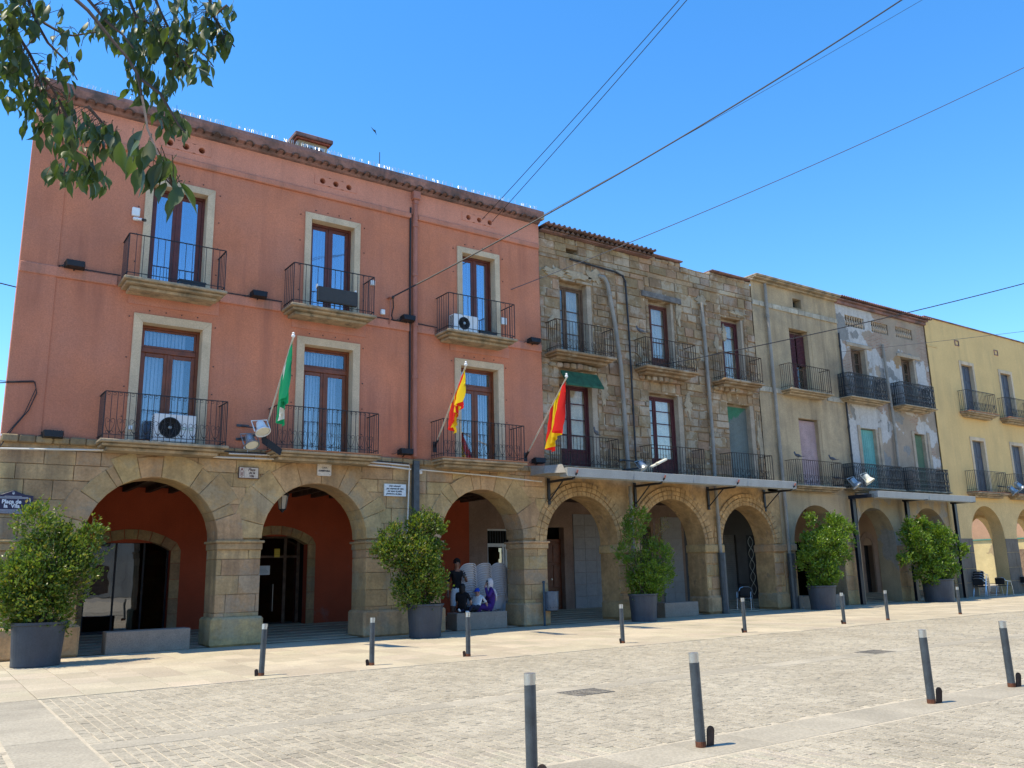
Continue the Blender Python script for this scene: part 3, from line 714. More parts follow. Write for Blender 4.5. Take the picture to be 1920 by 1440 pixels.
# rolled green sunshade over the left window
sh = MB(); 
for i in range(11):
    t = i/11; sh.bbox(16.28, 17.78, -.18-.34*t, -.14-.34*t, 7.72-.50*t-.02, 7.75-.50*t+.03, .006)
ob = obj('green_sunshade', sh, M('green_canvas_slats', (.02,.10,.055), .7, .3, 6, .3), B2)
m_w = m_rust
for a, c, z in ((15.85, 18.2, 8.33), (19.65, 22.05, 8.28), (23.5, 25.58, 8.25)): balcony(B2, a, c, z, .58, .24, .98, 'scroll', mat=m_w, slab=m_bstone2, wear=.008)
for a, c, z in ((15.85, 18.2, 4.68), (19.65, 22.12, 4.60), (23.55, 25.73, 4.58)): balcony(B2, a, c, z, .58, .16, .96, 'scroll', mat=m_w, slab=m_bstone2, wear=.006)
for xc in (17.0, 20.85, 24.5): # broken corbel under each upper balcony
    for j in range(9):
        mb = MB(); a = xc-1.05+j*.235; mb.bbox(a, a+.22, -.30+abs(j-4)*.05, .06, 7.86+abs(j-4)*.012, 8.04, .03); obj('corbel_stone', mb, m_bstone, B2)
# loose patches of grey plaster left on the stone
def patch(b, x, z, rx, rz, mat, y=.05, nm='plaster_patch'):
    k = 22; pl = [(x+rx*math.cos(2*PI*i/k)*rand(.45, 1.25), z+rz*math.sin(2*PI*i/k)*rand(.45, 1.25)) for i in range(k)]
    mb = MB(); mb.prism(pl, y-.062, y+.02, .01); obj(nm, mb, mat, b)
for x, z, rx, rz in ((18.0,11.28,.42,.26),(16.3,11.12,.55,.16),(17.3,11.15,.6,.18),(21.9,10.6,.18,.5),(23.15,11.25,.32,.22),(25.2,11.1,.55,.12),(18.2,7.3,.22,.45),(22.1,7.2,.2,.5),(23.85,9.7,.14,.4),(19.9,8.9,.16,.25),(25.85,6.2,.14,1.0),(24.3,10.2,.12,.3),(16.1,9.4,.16,.2),(21.1,8.0,.9,.1)):
    patch(B2, x, z, rx, rz, M('grey_plaster_patch', (.41,.33,.225), .95, .2, 3, .6, 12, streak=.5))
# arcade in ochre plaster with ringed arches
A2 = [(17.05, 1.42, 2.42), (20.96, 1.52, 2.33), (24.72, 1.37, 2.36)]
mb = MB(); arcade(mb, X0, X1+.6, 4.45, A2, .02, ARC_D-.02); obj('arcade_wall', mb, m_ochre, B2)
for xc, r, zs in A2:
    for rr, y0, y1 in ((.0, -.03, .05), (.145, -.05, .03), (.29, -.035, .03)):
        nb = 26; mb = MB()
        for k in range(nb):
            a, b_ = PI*k/nb+.004, PI*(k+1)/nb-.004; q = r+rr
            poly = [(xc+q*math.cos(b_), zs+q*math.sin(b_)), (xc+q*math.cos(a), zs+q*math.sin(a)), (xc+(q+.135)*math.cos(a), zs+(q+.135)*math.sin(a)), (xc+(q+.135)*math.cos(b_), zs+(q+.135)*math.sin(b_))]
            mb.prism(poly, y0-rand(0,.012), y1, .012)
        obj('arch_ring', mb, m_ochre, B2)
pbl = masonry(B2, 15.63, 26.6, [0, .4, .82, 1.25, 1.66, 2.05], (.45, .8), arches=[(xc, r, 9, 0) for xc, r, zs in A2]+[], wob=.02)
lay(B2, [(p, True) for p, d in pbl if min(q[0] for q in p) < 26.55], m_stone, m_stone, yf=.0, proud=.0, deep=ARC_D+.03, dj=.03, bev=.03, name='pier_stone')
for a, c in ((15.66, 15.63), (18.47, 19.44), (22.48, 23.35), (26.09, 26.65)):
    if c-a < .1: continue
    mb = MB(); mb.bbox(a-.05, c+.05, -.07, ARC_D+.05, 2.06, 2.34, .03); obj('impost', mb, m_stone, B2)
    mb = MB(); mb.bbox(a-.06, c+.08, -.12, ARC_D+.06, 0, .62, .09); obj('pier_base', mb, m_stone, B2)
m_pinkw = M('pinkish_plaster', (.40,.27,.20), .9, .16, .9, .3, 20, streak=.5, col2=(.30,.19,.14), c2t=(.52,.7), c2s=1.)
back_wall(B2, X0, X1, [(16.4, 18.1, .3, 3.04), (18.95, 19.78, .1, 3.12), (21.85, 22.3, .2, 3.1), (23.2, 24.2, .15, 3.2)], m_pinkw)
# tiled shopfront panels (large wall tiles, each its own part)
m_wtile = M('grey_wall_tile', (.42,.40,.385), .55, .08, 5, .05, 30, rnd=.05)
for i in range(3):
    for j in range(8):
        mb = MB(); mb.prism([(20.2+i*.54+.004, .18+j*.43+.004), (20.2+(i+1)*.54-.004, .18+j*.43+.004), (20.2+(i+1)*.54-.004, .18+(j+1)*.43-.004), (20.2+i*.54+.004, .18+(j+1)*.43-.004)], BACK-.05, BACK+.0, .004); obj('wall_tile', mb, m_wtile, B2)
for i in range(2):
    for j in range(8):
        mb = MB(); mb.prism([(24.75+i*.56+.004, .15+j*.43+.004), (24.75+(i+1)*.56-.004, .15+j*.43+.004), (24.75+(i+1)*.56-.004, .15+(j+1)*.43-.004), (24.75+i*.56+.004, .15+(j+1)*.43-.004)], BACK-.05, BACK+.0, .004); obj('wall_tile', mb, m_wtile, B2)
def lattice(b, x0, x1, z0, z1, y, step=.11):
    mb = MB(); n = int((z1-z0)/step/1.6)
    for i in range(n):
        z = z0+(z1-z0)*i/n; h = (z1-z0)/n
        for k in range(max(1, int((x1-x0)/step))):
            xa = x0+k*step; mb.tube([(xa, y, z), (xa+step*.5, y, z+h*.5), (xa, y, z+h)], .009, 3, False); mb.tube([(xa+step, y, z), (xa+step*.5, y, z+h*.5), (xa+step, y, z+h)], .009, 3, False)
    return obj('folding_grille', mb, m_silver, b)
lattice(B2, 21.87, 22.28, .22, 3.08, BACK+.06); lattice(B2, 23.22, 24.18, .2, 3.15, BACK+.06)
# white framed glazed door with barred transom
mb = MB(); y = BACK+.12
for x in (16.42, 17.1, 17.22, 17.98): mb.box(x, x+.08, y, y+.06, .3, 2.42)
mb.box(16.42, 18.06, y-.01, y+.05, 2.42, 2.54); mb.box(16.42, 18.06, y-.01, y+.05, 2.98, 3.04)
w = obj('glazed_door', mb, m_white, B2); pane(w, [(16.5,17.1,.35,2.38),(17.3,17.98,.35,2.38)], y+.03, m_glassd)
mb = MB()
for i in range(14): mb.box(16.48+i*.11, 16.495+i*.11, y, y+.02, 2.54, 2.98)
obj('bars', mb, m_greymetal, w); mb = MB(); mb.box(16.2, 24.4, BACK+.8, BACK+.85, 0, 3.4); obj('room_wall', mb, m_dark, w)
# brown panelled door
mb = MB(); y = BACK+.22
mb.box(18.95, 19.78, y, y+.05, .1, 2.6)
for z0, z1 in ((.25, .85), (.95, 1.75), (1.85, 2.5)): mb.bbox(19.02, 19.34, y-.025, y, z0, z1, .015); mb.bbox(19.4, 19.72, y-.025, y, z0, z1, .015)
mb.bbox(18.95, 19.78, y-.03, y+.05, 2.6, 2.7, .01)
w = obj('panelled_door', mb, m_wood, B2)
mb = MB(); mb.tube([(19.3, y-.06, 1.25), (19.3, y-.03, 1.25)], .03, 8); obj('door_knob', mb, m_silver, w)
mb = MB(); mb.box(X0, X1, ARC_D, BACK, 4.06, 4.14); obj('arcade_ceiling', mb, MATS['old_beams'], B2)
# pipes
downpipe(B2, [(18.18, .0, 11.32), (18.34, -.1, 11.25), (18.45, -.12, 11.05), (18.72, -.12, 9.6), (18.88, -.12, 8.2), (18.94, -.12, 6.4), (18.99, -.12, 4.62)], .07)
downpipe(B2, [(16.9, -.06, 11.66), (18.9, -.06, 11.58), (19.22, -.06, 11.5), (19.33, -.06, 11.3), (19.38, -.06, 9.4), (19.4, -.06, 4.9)], .032, m_iron, 6)
downpipe(B2, [(23.05, -.1, 11.15), (23.1, -.1, 9.4), (23.14, -.1, 6), (23.1, -.1, 4.5), (23.1, -.12, 2.0)], .062)
downpipe(B2, [(19.0, -.14, 4.2), (19.0, -.14, 1.9)], .06)
mb = MB(); mb.tube([(23.1, -.16, 0), (23.1, -.16, 2.05)], .13, 12); obj('lower_pipe_casing', mb, m_greymetal, B2)

# ============================================================ 3. grey rendered house
B3 = thing('rendered_house', 'narrow grey-beige rendered house with a pink blind, right of the stone house', 'building', (28.8, 0, 0))
X0, X1 = 26.05, 31.5
m_beige = M('grey_beige_render', (.47, .355, .215), .92, .14, .7, .4, 20, streak=.8, scol=(.16,.12,.08), col2=(.30,.24,.16), c2t=(.5,.68), c2s=.6)
hs = [(28.2, 29.6, 8.36, 10.97), (28.28, 29.68, 4.58, 7.27), (28.62, 29.17, 11.9, 12.3)]
mb = MB(); wall_grid(mb, X0+.005, X1, 4.3, 12.6, .02, hs, .6); obj('facade_wall', mb, m_beige, B3)
mb = MB(); mb.bbox(X0, X1, -.12, .3, 12.60, 12.68, .02); mb.bbox(X0, X1, -.28, .4, 12.68, 12.74, .02); mb.bbox(X0, X1, -.34, .5, 12.74, 12.82, .02); obj('cornice', mb, m_slab, B3)
m_pale = M('pale_string_stone', (.44,.39,.30), .9, .2, 3, .5, 15, rnd=.15)
for z, skip in ((11.62, ()), (8.14, ((27.2, 29.95),))):
    x = X0+.01
    while x < X1-.1:
        e = min(X1, x+rand(.35, .6)); 
        if not any(a < x < c for a, c in skip): mb = MB(); mb.prism([(x+.005,z),(e-.005,z),(e-.005,z+.2),(x+.005,z+.2)], -.02-rand(0,.015), .05, .012); obj('stone', mb, m_pale, B3)
        x = e
shell(B3, X0, X1, 12.7, m_dark, y0=.62)
# folding louvred shutters above, pink blind below
w = old_window(B3, 28.22, 29.4, 8.4, 10.9, .3, m_oldwood, m_dark, 5, 0)
slat_shutter(B3, 28.26, 28.78, 8.5, 10.8, .22, m_maroon, .06, 'louvred_shutter'); slat_shutter(B3, 28.86, 29.36, 9.5, 10.8, .22, m_maroon, .06, 'louvred_shutter')
slat_shutter(B3, 28.3, 29.5, 4.62, 7.22, .18, M('pink_blind', (.56,.39,.36), .8, .12, 3, .1), .045)
for a, c, z0, z1 in ((29.4, 29.6, 8.36, 10.97), (29.5, 29.68, 4.58, 7.27)): mb = MB(); mb.box(a, c-.002, .03, .36, z0, z1-.002); obj('reveal_plaster', mb, m_beige, B3)
mb = MB(); mb.box(28.62, 29.17, .35, .37, 11.9, 12.3); obj('vent_back', mb, m_dark, B3)
balcony(B3, 27.35, 29.9, 8.3, .5, .2, 1.0, 'plain', mat=m_rust, wear=.01); balcony(B3, 27.2, 30.05, 4.55, .5, .2, .96, 'scroll', mat=m_rust, wear=.006)
downpipe(B3, [(26.78, -.1, 12.55), (26.82, -.1, 8), (26.85, -.1, 4), (26.82, -.12, 1.95)], .065, collars=5)
mb = MB(); mb.tube([(26.82, -.17, 0), (26.82, -.17, 2.0)], .14, 12); obj('lower_pipe_casing', mb, m_greymetal, B3)
A3 = [(28.82, 1.49, 2.35)]
mb = MB(); arcade(mb, 26.65, X1, 4.3, A3, .0, ARC_D); obj('arcade_wall', mb, m_beige, B3)
lay(B3, [(p, True) for p, d in masonry(B3, 26.65, 31.27, [0, .55, 1.1, 1.7, 2.1], (.5, .9), arches=[(28.82, 1.49, 9, 0)], wob=.01)], m_stone, m_stone, proud=.015, deep=ARC_D+.03, bev=.02, name='pier_stone')
for a, c in ((26.65, 27.33), (30.31, 31.28)): mb = MB(); mb.bbox(a, c+.04, -.07, ARC_D+.04, 2.1, 2.35, .02); obj('impost', mb, m_stone, B3)
m_greywall = M('dark_grey_shop_paint', (.12,.115,.11), .7, .14, 1, .15)
back_wall(B3, X0, X1+.0, [(28.45, 29.2, .1, 2.9), (29.85, 30.72, .1, 2.9), (27.6, 28.2, .1, 2.5)], m_greywall)
slat_shutter(B3, 28.46, 29.2, .15, 2.9, BACK+.1, m_pipe, .08, 'roller_shutter')
mb = MB(); mb.box(29.87, 30.7, BACK+.18, BACK+.24, .1, 2.9); w = obj('iron_grille_door', mb, m_iron, B3)
mb = MB()
for k in range(5):
    for s in (-1, 1): mb.tube([(30.28+s*.16*math.sin(t*PI/5), BACK+.14, .35+k*.5+t*.1) for t in range(6)], .012, 4, False)
obj('grille', mb, m_silver, w)
for a, c in ((29.2, 29.85), (30.72, 31.4)): mb = MB(); mb.box(a, c, BACK-.03, BACK-.0, .05, .85); obj('dado', mb, P('blue_black_dado', (.012,.018,.035), .3), B3)
mb = MB(); mb.box(X0, X1, ARC_D, BACK, 4.06, 4.14); obj('arcade_ceiling', mb, MATS['old_beams'], B3)

# ============================================================ 4. peeling house with cast iron balconies
B4 = thing('peeling_house', 'narrow peeling house with bare brick patches and black cast iron balconies', 'building', (35, 0, 0))
X0, X1 = 31.5, 38.4
m_peel = peel('peeling_render', (.34,.27,.20), [('brick', .35, .475, 3.), ((.50,.48,.45), .42, .49, 9.), ((.24,.235,.22), .8, .60, 21.), ((.36,.22,.10), .5, .66, 33.)], streak=.5)
m_peel2 = peel('stained_arcade_render', (.42,.32,.19), [((.33,.30,.25), .7, .56, 13.), ((.28,.17,.08), .6, .62, 5.)], streak=.7)
win = [(32.3, 33.5, 8.4, 10.75), (36.1, 37.3, 8.4, 10.75), (32.38, 33.65, 4.6, 7.2), (36.45, 37.45, 4.6, 7.25)]
bal = [(32.12, 33.55, 11.65, 12.15), (34.05, 35.35, 11.65, 12.15), (35.95, 37.3, 11.68, 12.18)]
mb = MB(); wall_grid(mb, X0+.0, X1, 4.3, 12.62, .02, win+bal, .5); obj('facade_wall', mb, m_peel, B4)
shell(B4, X0, X1, 12.7, m_dark, y0=.55)
mb = MB(); n = 46
for i in range(n*4):
    xa, xb = X0+(X1-X0+.15)*i/(n*4), X0+(X1-X0+.15)*(i+1)/(n*4); za, zb_ = 12.80+.035*math.sin(i*PI/2), 12.80+.035*math.sin((i+1)*PI/2)
    mb.quad((xa,-.38,za),(xb,-.38,zb_),(xb,1.2,zb_+.2),(xa,1.2,za+.2)); mb.quad((xa,-.38,za-.012),(xb,-.38,zb_-.012),(xb,1.2,zb_+.188),(xa,1.2,za+.188))
obj('corrugated_roof', mb, m_eave, B4)
mb = MB(); mb.bbox(X0, X1, -.12, .3, 12.55, 12.68, .02); mb.bbox(X0, X1, -.25, .3, 12.68, 12.74, .02); obj('cornice', mb, m_eave, B4)
m_balu = M('terracotta_baluster', (.46,.36,.26), .9, .15, 5, .3)
bp = MB(); bp.lathe([(.035,0),(.05,.03),(.03,.06),(.045,.1),(.07,.18),(.05,.27),(.025,.36),(.04,.42),(.05,.5)], n=8)
me = None
for a, c, z0, z1 in bal:
    k = 8
    for i in range(k):
        if me is None: o = obj('baluster', bp, m_balu, B4, origin=(0,0,0)); me = o.data; o.location = Vector((a+.09, .1, z0))-org(B4)
        else: link_mesh('baluster', me, B4, (a+.09+i*(c-a-.18)/(k-1), .1, z0))
for (a, c, z0, z1), m_, st in zip(win, (m_oldwood, m_oldwood, None, None), (0, 0, 1, 2)):
    if m_: old_window(B4, a+.03, c-.15, z0, z1-.05, .28, m_, m_dark if st == 0 else m_curt, 4, .0)
    else:
        mat = M('teal_curtain', (.16,.40,.36), .8, .1, 3, .1) if st == 1 else M('green_shutter', (.13,.20,.12), .8, .1, 3, .1)
        mb = MB(); q = 16
        for i in range(q):
            xa, xb = a+.02+(c-a-.17)*i/q, a+.02+(c-a-.17)*(i+1)/q; mb.quad((xa,.18+.03*(i%2),z0),(xb,.18+.03*((i+1)%2),z0),(xb,.18+.03*((i+1)%2),z1-.04),(xa,.18+.03*(i%2),z1-.04))
        obj('door_curtain', mb, mat, B4)
    mb = MB(); mb.box(c-.15, c-.002, .03, .33, z0, z1-.002); obj('reveal_plaster', mb, m_conc, B4)
    if st: mb = MB(); mb.bbox(a-.22, a-.02, -.02, .05, z0, z1+.1, .015); mb.bbox(c+.02, c+.22, -.02, .05, z0, z1+.1, .015); obj('jamb_patch', mb, m_conc, B4)
    else: mb = MB(); mb.bbox(a-.3, c+.35, -.03, .05, z1+.0, z1+.17, .02); obj('lintel', mb, m_conc, B4)
for a, c, z, t in ((31.15, 33.8, 8.36, 1.0), (35.0, 37.55, 8.36, 1.02)): balcony(B4, a, c, z, .55, .18, t, 'cast')
for a, c, z, t in ((30.85, 34.2, 4.58, .98), (35.0, 37.85, 4.6, 1.0)): balcony(B4, a, c, z, .55, .18, t, 'cast')
downpipe(B4, [(34.6, -.08, 11.1), (34.66, -.1, 9.6), (34.75, -.1, 7.3), (34.72, -.1, 4.5)], .06)
downpipe(B4, [(31.45, -.06, 11.2), (31.45, -.06, 4.2)], .04, m_iron, 6)
A4 = [(32.655, 1.375, 2.46), (36.76, 1.45, 2.46)]
mb = MB(); arcade(mb, X0-.2, X1+.02, 4.3, A4, .0, ARC_D); obj('arcade_wall', mb, m_peel2, B4)
lay(B4, [(p, True) for p, d in masonry(B4, 31.3, 38.42, [0, .6, 1.2, 1.8, 2.3], (.5, 1.2), arches=[(xc, r, 9, 0) for xc, r, zs in A4], wob=.01) if max(q[0] for q in p) > 31.35], m_stone, m_stone, proud=.015, deep=ARC_D+.03, bev=.02, name='pier_stone')
back_wall(B4, X0, X1+.0, [(33.0, 34.6, .1, 2.6)], M('beige_arcade_plaster', (.36,.24,.16), .9, .1, 1, .2))
back_wall(B4, X1, 42.2, [(38.3, 39.15, .1, 2.45)], MATS['beige_arcade_plaster'])
flat_arch_trim(B4, 38.42, 39.2, .1, 2.45, .36, .3, m_pinkw)
mb = MB(); mb.box(38.42, 39.2, BACK+.25, BACK+.29, .05, 3.0); obj('dark_doorway', mb, m_dark, B4)
mb = MB(); mb.bbox(39.62, 40.25, BACK-.06, BACK, .1, 1.93, .01); obj('meter_cupboard', mb, MATS['beige_arcade_plaster'], B4)
mb = MB(); mb.box(X0, X1, ARC_D, BACK, 4.06, 4.14); obj('arcade_ceiling', mb, MATS['old_beams'], B4)

for b_, a, c in ((B1, 1.6, 15.6), (B2, 15.7, 26.0), (B3, 26.1, 31.45), (B4, 31.55, 42.15)):
    mb = MB(); mb.box(a, c, BACK+1.8, BACK+1.9, 0, 4.05); mb.box(a, a+.05, BACK+.31, BACK+1.8, 0, 4.05); mb.box(c-.05, c, BACK+.31, BACK+1.8, 0, 4.05); obj('room_wall', mb, m_dark, b_)
# ============================================================ 5. yellow house
B5 = thing('yellow_house', 'long yellow house with grey doors and open arcade at the right end', 'building', (47, 0, 0))
X0, X1 = 38.4, 57.0
m_yell = M('yellow_render', (.70,.475,.20), .9, .06, .7, .25, 20, streak=.35, scol=(.34,.25,.13), fine=.05)
m_yell2 = M('yellow_arcade_render', (.66,.47,.22), .9, .08, 1, .25, 20, streak=.3)
m_door = M('blue_grey_door', (.075,.085,.11), .5, .1, 3, .1)
xs = [(41.26, 42.32), (45.06, 46.15), (48.9, 50.0), (52.7, 53.8)]
hs = [(a, c, 8.6, 11.03) for a, c in xs]+[(a+.06, c+.1, 4.75, 7.27) for a, c in xs]
mb = MB(); wall_grid(mb, X0, X1, 4.3, 13.0, -.02, hs, .45); obj('facade_wall', mb, m_yell, B5)
mb = MB(); mb.bbox(X0, X1, -.08, .5, 13.0, 13.06, .01); obj('coping', mb, m_eave, B5)
mb = MB(); mb.box(X0, 39.35, -.045, -.02, 4.3, 11.55); mb.box(X0, 39.3, -.045, -.02, 11.57, 11.62); obj('corner_pilaster', mb, m_yell, B5)
shell(B5, X0, X1, 13.0, m_yell, depth=5.3, y0=.45)
for a, c, z0, z1 in hs:
    for poly in ([(a-.16,z0),(a+.004,z0),(a+.004,z1-.004),(a-.16,z1+.16)], [(c-.004,z0),(c+.16,z0),(c+.16,z1+.16),(c-.004,z1-.004)], [(a-.16,z1+.16),(a+.004,z1-.004),(c-.004,z1-.004),(c+.16,z1+.16)]):
        mb = MB(); mb.prism(poly, -.05, .135, .006); obj('window_surround', mb, m_trim, B5)
    mb = MB(); mid = (a+c)/2
    for u, v in ((a, mid-.005), (mid+.005, c)):
        mb.box(u, v, .14, .18, z0, z1)
        for q in range(3): mb.bbox(u+.08, v-.08, .125, .14, z0+.12+q*(z1-z0-.1)/3, z0+(q+1)*(z1-z0-.1)/3, .01)
    obj('door', mb, m_door, B5)
for i, (a, c) in enumerate(xs):
    balcony(B5, a-.62, c+.9, 8.56, .5, .22, 1.02, 'heart', edge=mt); balcony(B5, a-.95, c+.85, 4.72, .5, .22, .98, 'plain', edge=mt)
    mb = MB(); cx = a-.1; 
    for u in ((cx-.19, cx+.19, 11.93, 11.97), (cx-.19, cx+.19, 12.17, 12.21), (cx-.19, cx-.15, 11.97, 12.17), (cx+.15, cx+.19, 11.97, 12.17)): mb.box(u[0], u[1], -.05, -.02, u[2], u[3])
    obj('vent_frame', mb, m_eave, B5)
A5 = [(41.67, 1.5, 2.62), (45.88, 1.5, 2.62), (50.1, 1.5, 2.62), (54.3, 1.5, 2.62)]
mb = MB(); arcade(mb, X0+.02, X1, 4.3, A5, -.03, .58); obj('arcade_wall', mb, m_yell2, B5)
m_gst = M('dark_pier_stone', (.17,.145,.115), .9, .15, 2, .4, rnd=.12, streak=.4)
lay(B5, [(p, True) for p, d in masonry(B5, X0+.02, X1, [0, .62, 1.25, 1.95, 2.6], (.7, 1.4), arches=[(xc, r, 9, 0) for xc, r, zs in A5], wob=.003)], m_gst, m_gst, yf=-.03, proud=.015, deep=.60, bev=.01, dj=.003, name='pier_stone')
mb = MB(); arcade(mb, 42.2, 62, 4.2, [(46.0, 1.3, 2.3), (50.0, 1.7, 2.3), (54.3, 1.7, 2.3), (58.5, 1.7, 2.3)], BACK, .4, 20); obj('rear_arcade_wall', mb, m_yell2, B5)
# sunlit building across the alley, seen through the arches
B6 = thing('alley_house', 'sunlit pale yellow and pink house seen through the yellow arches', 'building', (63, 10, 0))
m_al = peel('flaking_yellow_wash', (.60,.48,.24), [((.40,.30,.17), .6, .58, 3.), ((.32,.25,.17), .4, .66, 8.)], streak=.2)
mb = MB(); mb.box(63, 66, 5.5, 34, 0, 3.0); obj('wall', mb, m_al, B6)
mb = MB(); mb.box(63.02, 66, 5.5, 34, 3.08, 9); obj('upper_wall', mb, M('pink_render', (.50,.30,.19), .9, .12, .8), B6)
mb = MB(); mb.box(62.9, 66, 5.5, 34, 3.0, 3.08); obj('ledge', mb, P('green_gutter', (.05,.22,.17), .5), B6)
for y in (8, 12.4, 17, 22, 27):
    mb = MB(); mb.box(62.93, 63.0, y, y+1.2, .1, 2.3); obj('door', mb, M('rough_brick_fill', (.26,.18,.12), .95, .3, 6, .8), B6)
    mb = MB(); mb.box(62.95, 63.02, y+.1, y+1.0, 4.2, 5.6); obj('window', mb, m_trim, B6); 

# ============================================================ houses across the square, behind the camera (they show in the window glass)
for i, (x0, x1, h, col, lab) in enumerate(((-34,-12,10.5,(.44,.36,.25),'plain cream house across the square, leftmost'), (-12,7,12.2,(.46,.33,.22),'tall ochre house across the square, second from the left'), (7,24,9.6,(.42,.38,.31),'low grey house across the square, third from the left'), (24,46,11.4,(.48,.35,.23),'sandy house across the square, rightmost'))):
    yf = -52; t = thing('opposite_house', lab, 'building', ((x0+x1)/2, yf, 0), 'houses across the square')
    hl = []
    n = int((x1-x0)/4)
    for k in range(n):
        cx = x0+(x1-x0)*(k+.5)/n
        for z0, z1 in ((.3, 2.7), (4.4, 6.6), (7.6, 9.2)):
            if z1 < h-1: hl.append((cx-.6, cx+.6, z0, z1))
    mb = MB(); wall_grid(mb, x0, x1, 0, h, yf, hl, -.3); mb.box(x0, x1, yf-9, yf-.35, 0, h-.1); obj('wall', mb, M('opposite_render_%s' % 'abcd'[i], col, .9, .12, .6, .3, 20, streak=.5), t)
    mb = MB(); mb.add([(x0-.3,yf+.5,h),(x1+.3,yf+.5,h),(x1+.3,yf-4.5,h+1.6),(x0-.3,yf-4.5,h+1.6),(x0-.3,yf-9,h),(x1+.3,yf-9,h)], [(0,1,2,3),(3,2,5,4),(0,3,4),(1,5,2),(0,4,5,1)]); obj('roof', mb, m_tile, t)
    for a, c, z0, z1 in hl: mb = MB(); mb.box(a, c, yf-.28, yf-.2, z0, z1); obj('shutter', mb, m_oldwood, t)
# ============================================================ ground
m_ground = M('worn_paving_far', (.36,.33,.275), .95, .08, .5, .2, 12, fine=.1)
m_mort2 = M('pale_joint_mortar', (.50,.43,.31), .95, .12, 3, .3, 30, col2=(.16,.13,.10), c2t=(.6,.68), c2s=1.3)
m_slabp = M('limestone_paving', (.475,.405,.285), .85, .1, .9, .2, 30, rnd=.12, huer=.008, streak=0, col2=(.42,.36,.265), c2t=(.45,.8), c2s=.5, spots=.35, fine=.12)
m_slabp2 = M('limestone_paving_field', (.475,.405,.285), .85, .1, .9, .2, 30, isl=.12, col2=(.42,.36,.265), c2t=(.45,.8), c2s=.5, spots=.35, fine=.12)
m_sett = M('granite_sett', (.375,.325,.235), .85, .08, 1.2, .4, 40, spots=.5, rnd=.11, huer=.01, col2=(.45,.40,.30), c2t=(.35,.8), c2s=.5, fine=.2)
m_sett2 = M('granite_sett_field', (.375,.325,.235), .85, .08, 1.2, .4, 40, spots=.5, isl=.11, col2=(.45,.40,.30), c2t=(.35,.8), c2s=.5, fine=.2)
mb = MB(); mb.box(-250, 400, -300, 300, -1, -.035); obj('ground', mb, m_ground, kind='structure')
pv = MB(); pv.box(-14, 70, -7.0, .3, -.03, -.010); pav = obj('pavement', pv, M('dark_joint_mortar', (.22,.18,.13), .95, .15, 3, .3), kind='structure')
rd = MB(); rd.box(-14, 70, -40, -7.0, -.03, -.0045); road = obj('road', rd, m_mort2, kind='structure')
fl = MB(); fl.add([(1.3,.3,-.012),(62,.3,-.012),(62,5.2,.185),(1.3,5.2,.185)], [(0,1,2,3)]); afl = obj('arcade_floor', fl, m_mort2, kind='structure')
def field(parent, cells, mat, mat2, name, limit=300, h=.022, b=.004, ztop=lambda x, y: 0):
    """paving units: the nearest as parts sharing meshes, the others joined"""
    cells = sorted(cells, key=lambda c: ((c[0]+c[1])/2)**2+((c[2]+c[3])/2+20.886)**2); st = MB(); cache = {}
    vis = 0
    for (x0, x1, y0, y1) in cells:
        xm, ym = (x0+x1)/2, (y0+y1)/2
        P_ = Vector((xm, ym, 0))-CAMP; dz = P_.dot(fw); px = P_.dot(rt)/dz*1596 if dz > .3 else 9e9; py = P_.dot(up)/dz*1596 if dz > .3 else 9e9
        inview = dz > .3 and abs(px) < 990 and -760 < py < 760
        z = ztop(xm, ym)+rand(-.0015, .0025)
        w, d = x1-x0, y1-y0
        if inview and vis < limit:
            vis += 1; kk = (round(w, 2), round(d, 2))
            if kk not in cache:
                q = MB(); q.bbox(-w/2, w/2, -d/2, d/2, -h, 0, b); q.f = q.f[1:]; q.m = q.m[1:]
                o = obj(name, q, mat, parent, origin=(0,0,0), fix=False); cache[kk] = o.data; o.location = (xm, ym, z)
            else: o = link_mesh(name, cache[kk], None, (xm, ym, z)); o.parent = parent
        elif py > -1100 or not inview:
            t = [rand(-.002,.002) for _ in range(4)]; i = .004
            st.add([(x0,y0,z-h),(x1,y0,z-h),(x1,y1,z-h),(x0,y1,z-h),(x0,y0,z-i*.6),(x1,y0,z-i*.6),(x1,y1,z-i*.6),(x0,y1,z-i*.6),(x0+i,y0+i,z+t[0]),(x1-i,y0+i,z+t[1]),(x1-i,y1-i,z+t[2]),(x0+i,y1-i,z+t[3])],
                   [(0,1,5,4),(1,2,6,5),(2,3,7,6),(3,0,4,7),(4,5,9,8),(5,6,10,9),(6,7,11,10),(7,4,8,11),(8,9,10,11)])
    if st.v: obj(name+'_field', st, mat2, parent, kind='stuff', fix=False)
cells = []
i = 0; x = 1.6
while x < 58:
    w = .6; y = -.02-(0 if i % 2 else .45)
    if i % 2 == 0: cells.append((x+.004, x+w-.004, -.46, -.02))
    while y > -6.85: y2 = max(y-.9, -6.96); cells.append((x+.004, x+w-.004, y2+.004, y-.004)); y = y2
    x += w; i += 1
y = .2
while y > -6.9: cells.append((.92, 1.594, max(y-.6, -6.96)+.004, y-.004)); y -= .6
field(pav, cells, m_slabp, m_slabp2, 'paving_slab')
cells = []
for i in range(80):
    for j in range(7):
        y = .3+j*.66; cells.append((1.4+i*.6+.003, 2.0+i*.6-.003, y+.003, y+.657))
field(afl, cells, m_slabp, m_slabp2, 'floor_slab', limit=120, ztop=lambda x, y: max(0, (y-.3)*.0402)+.001)
cells = []
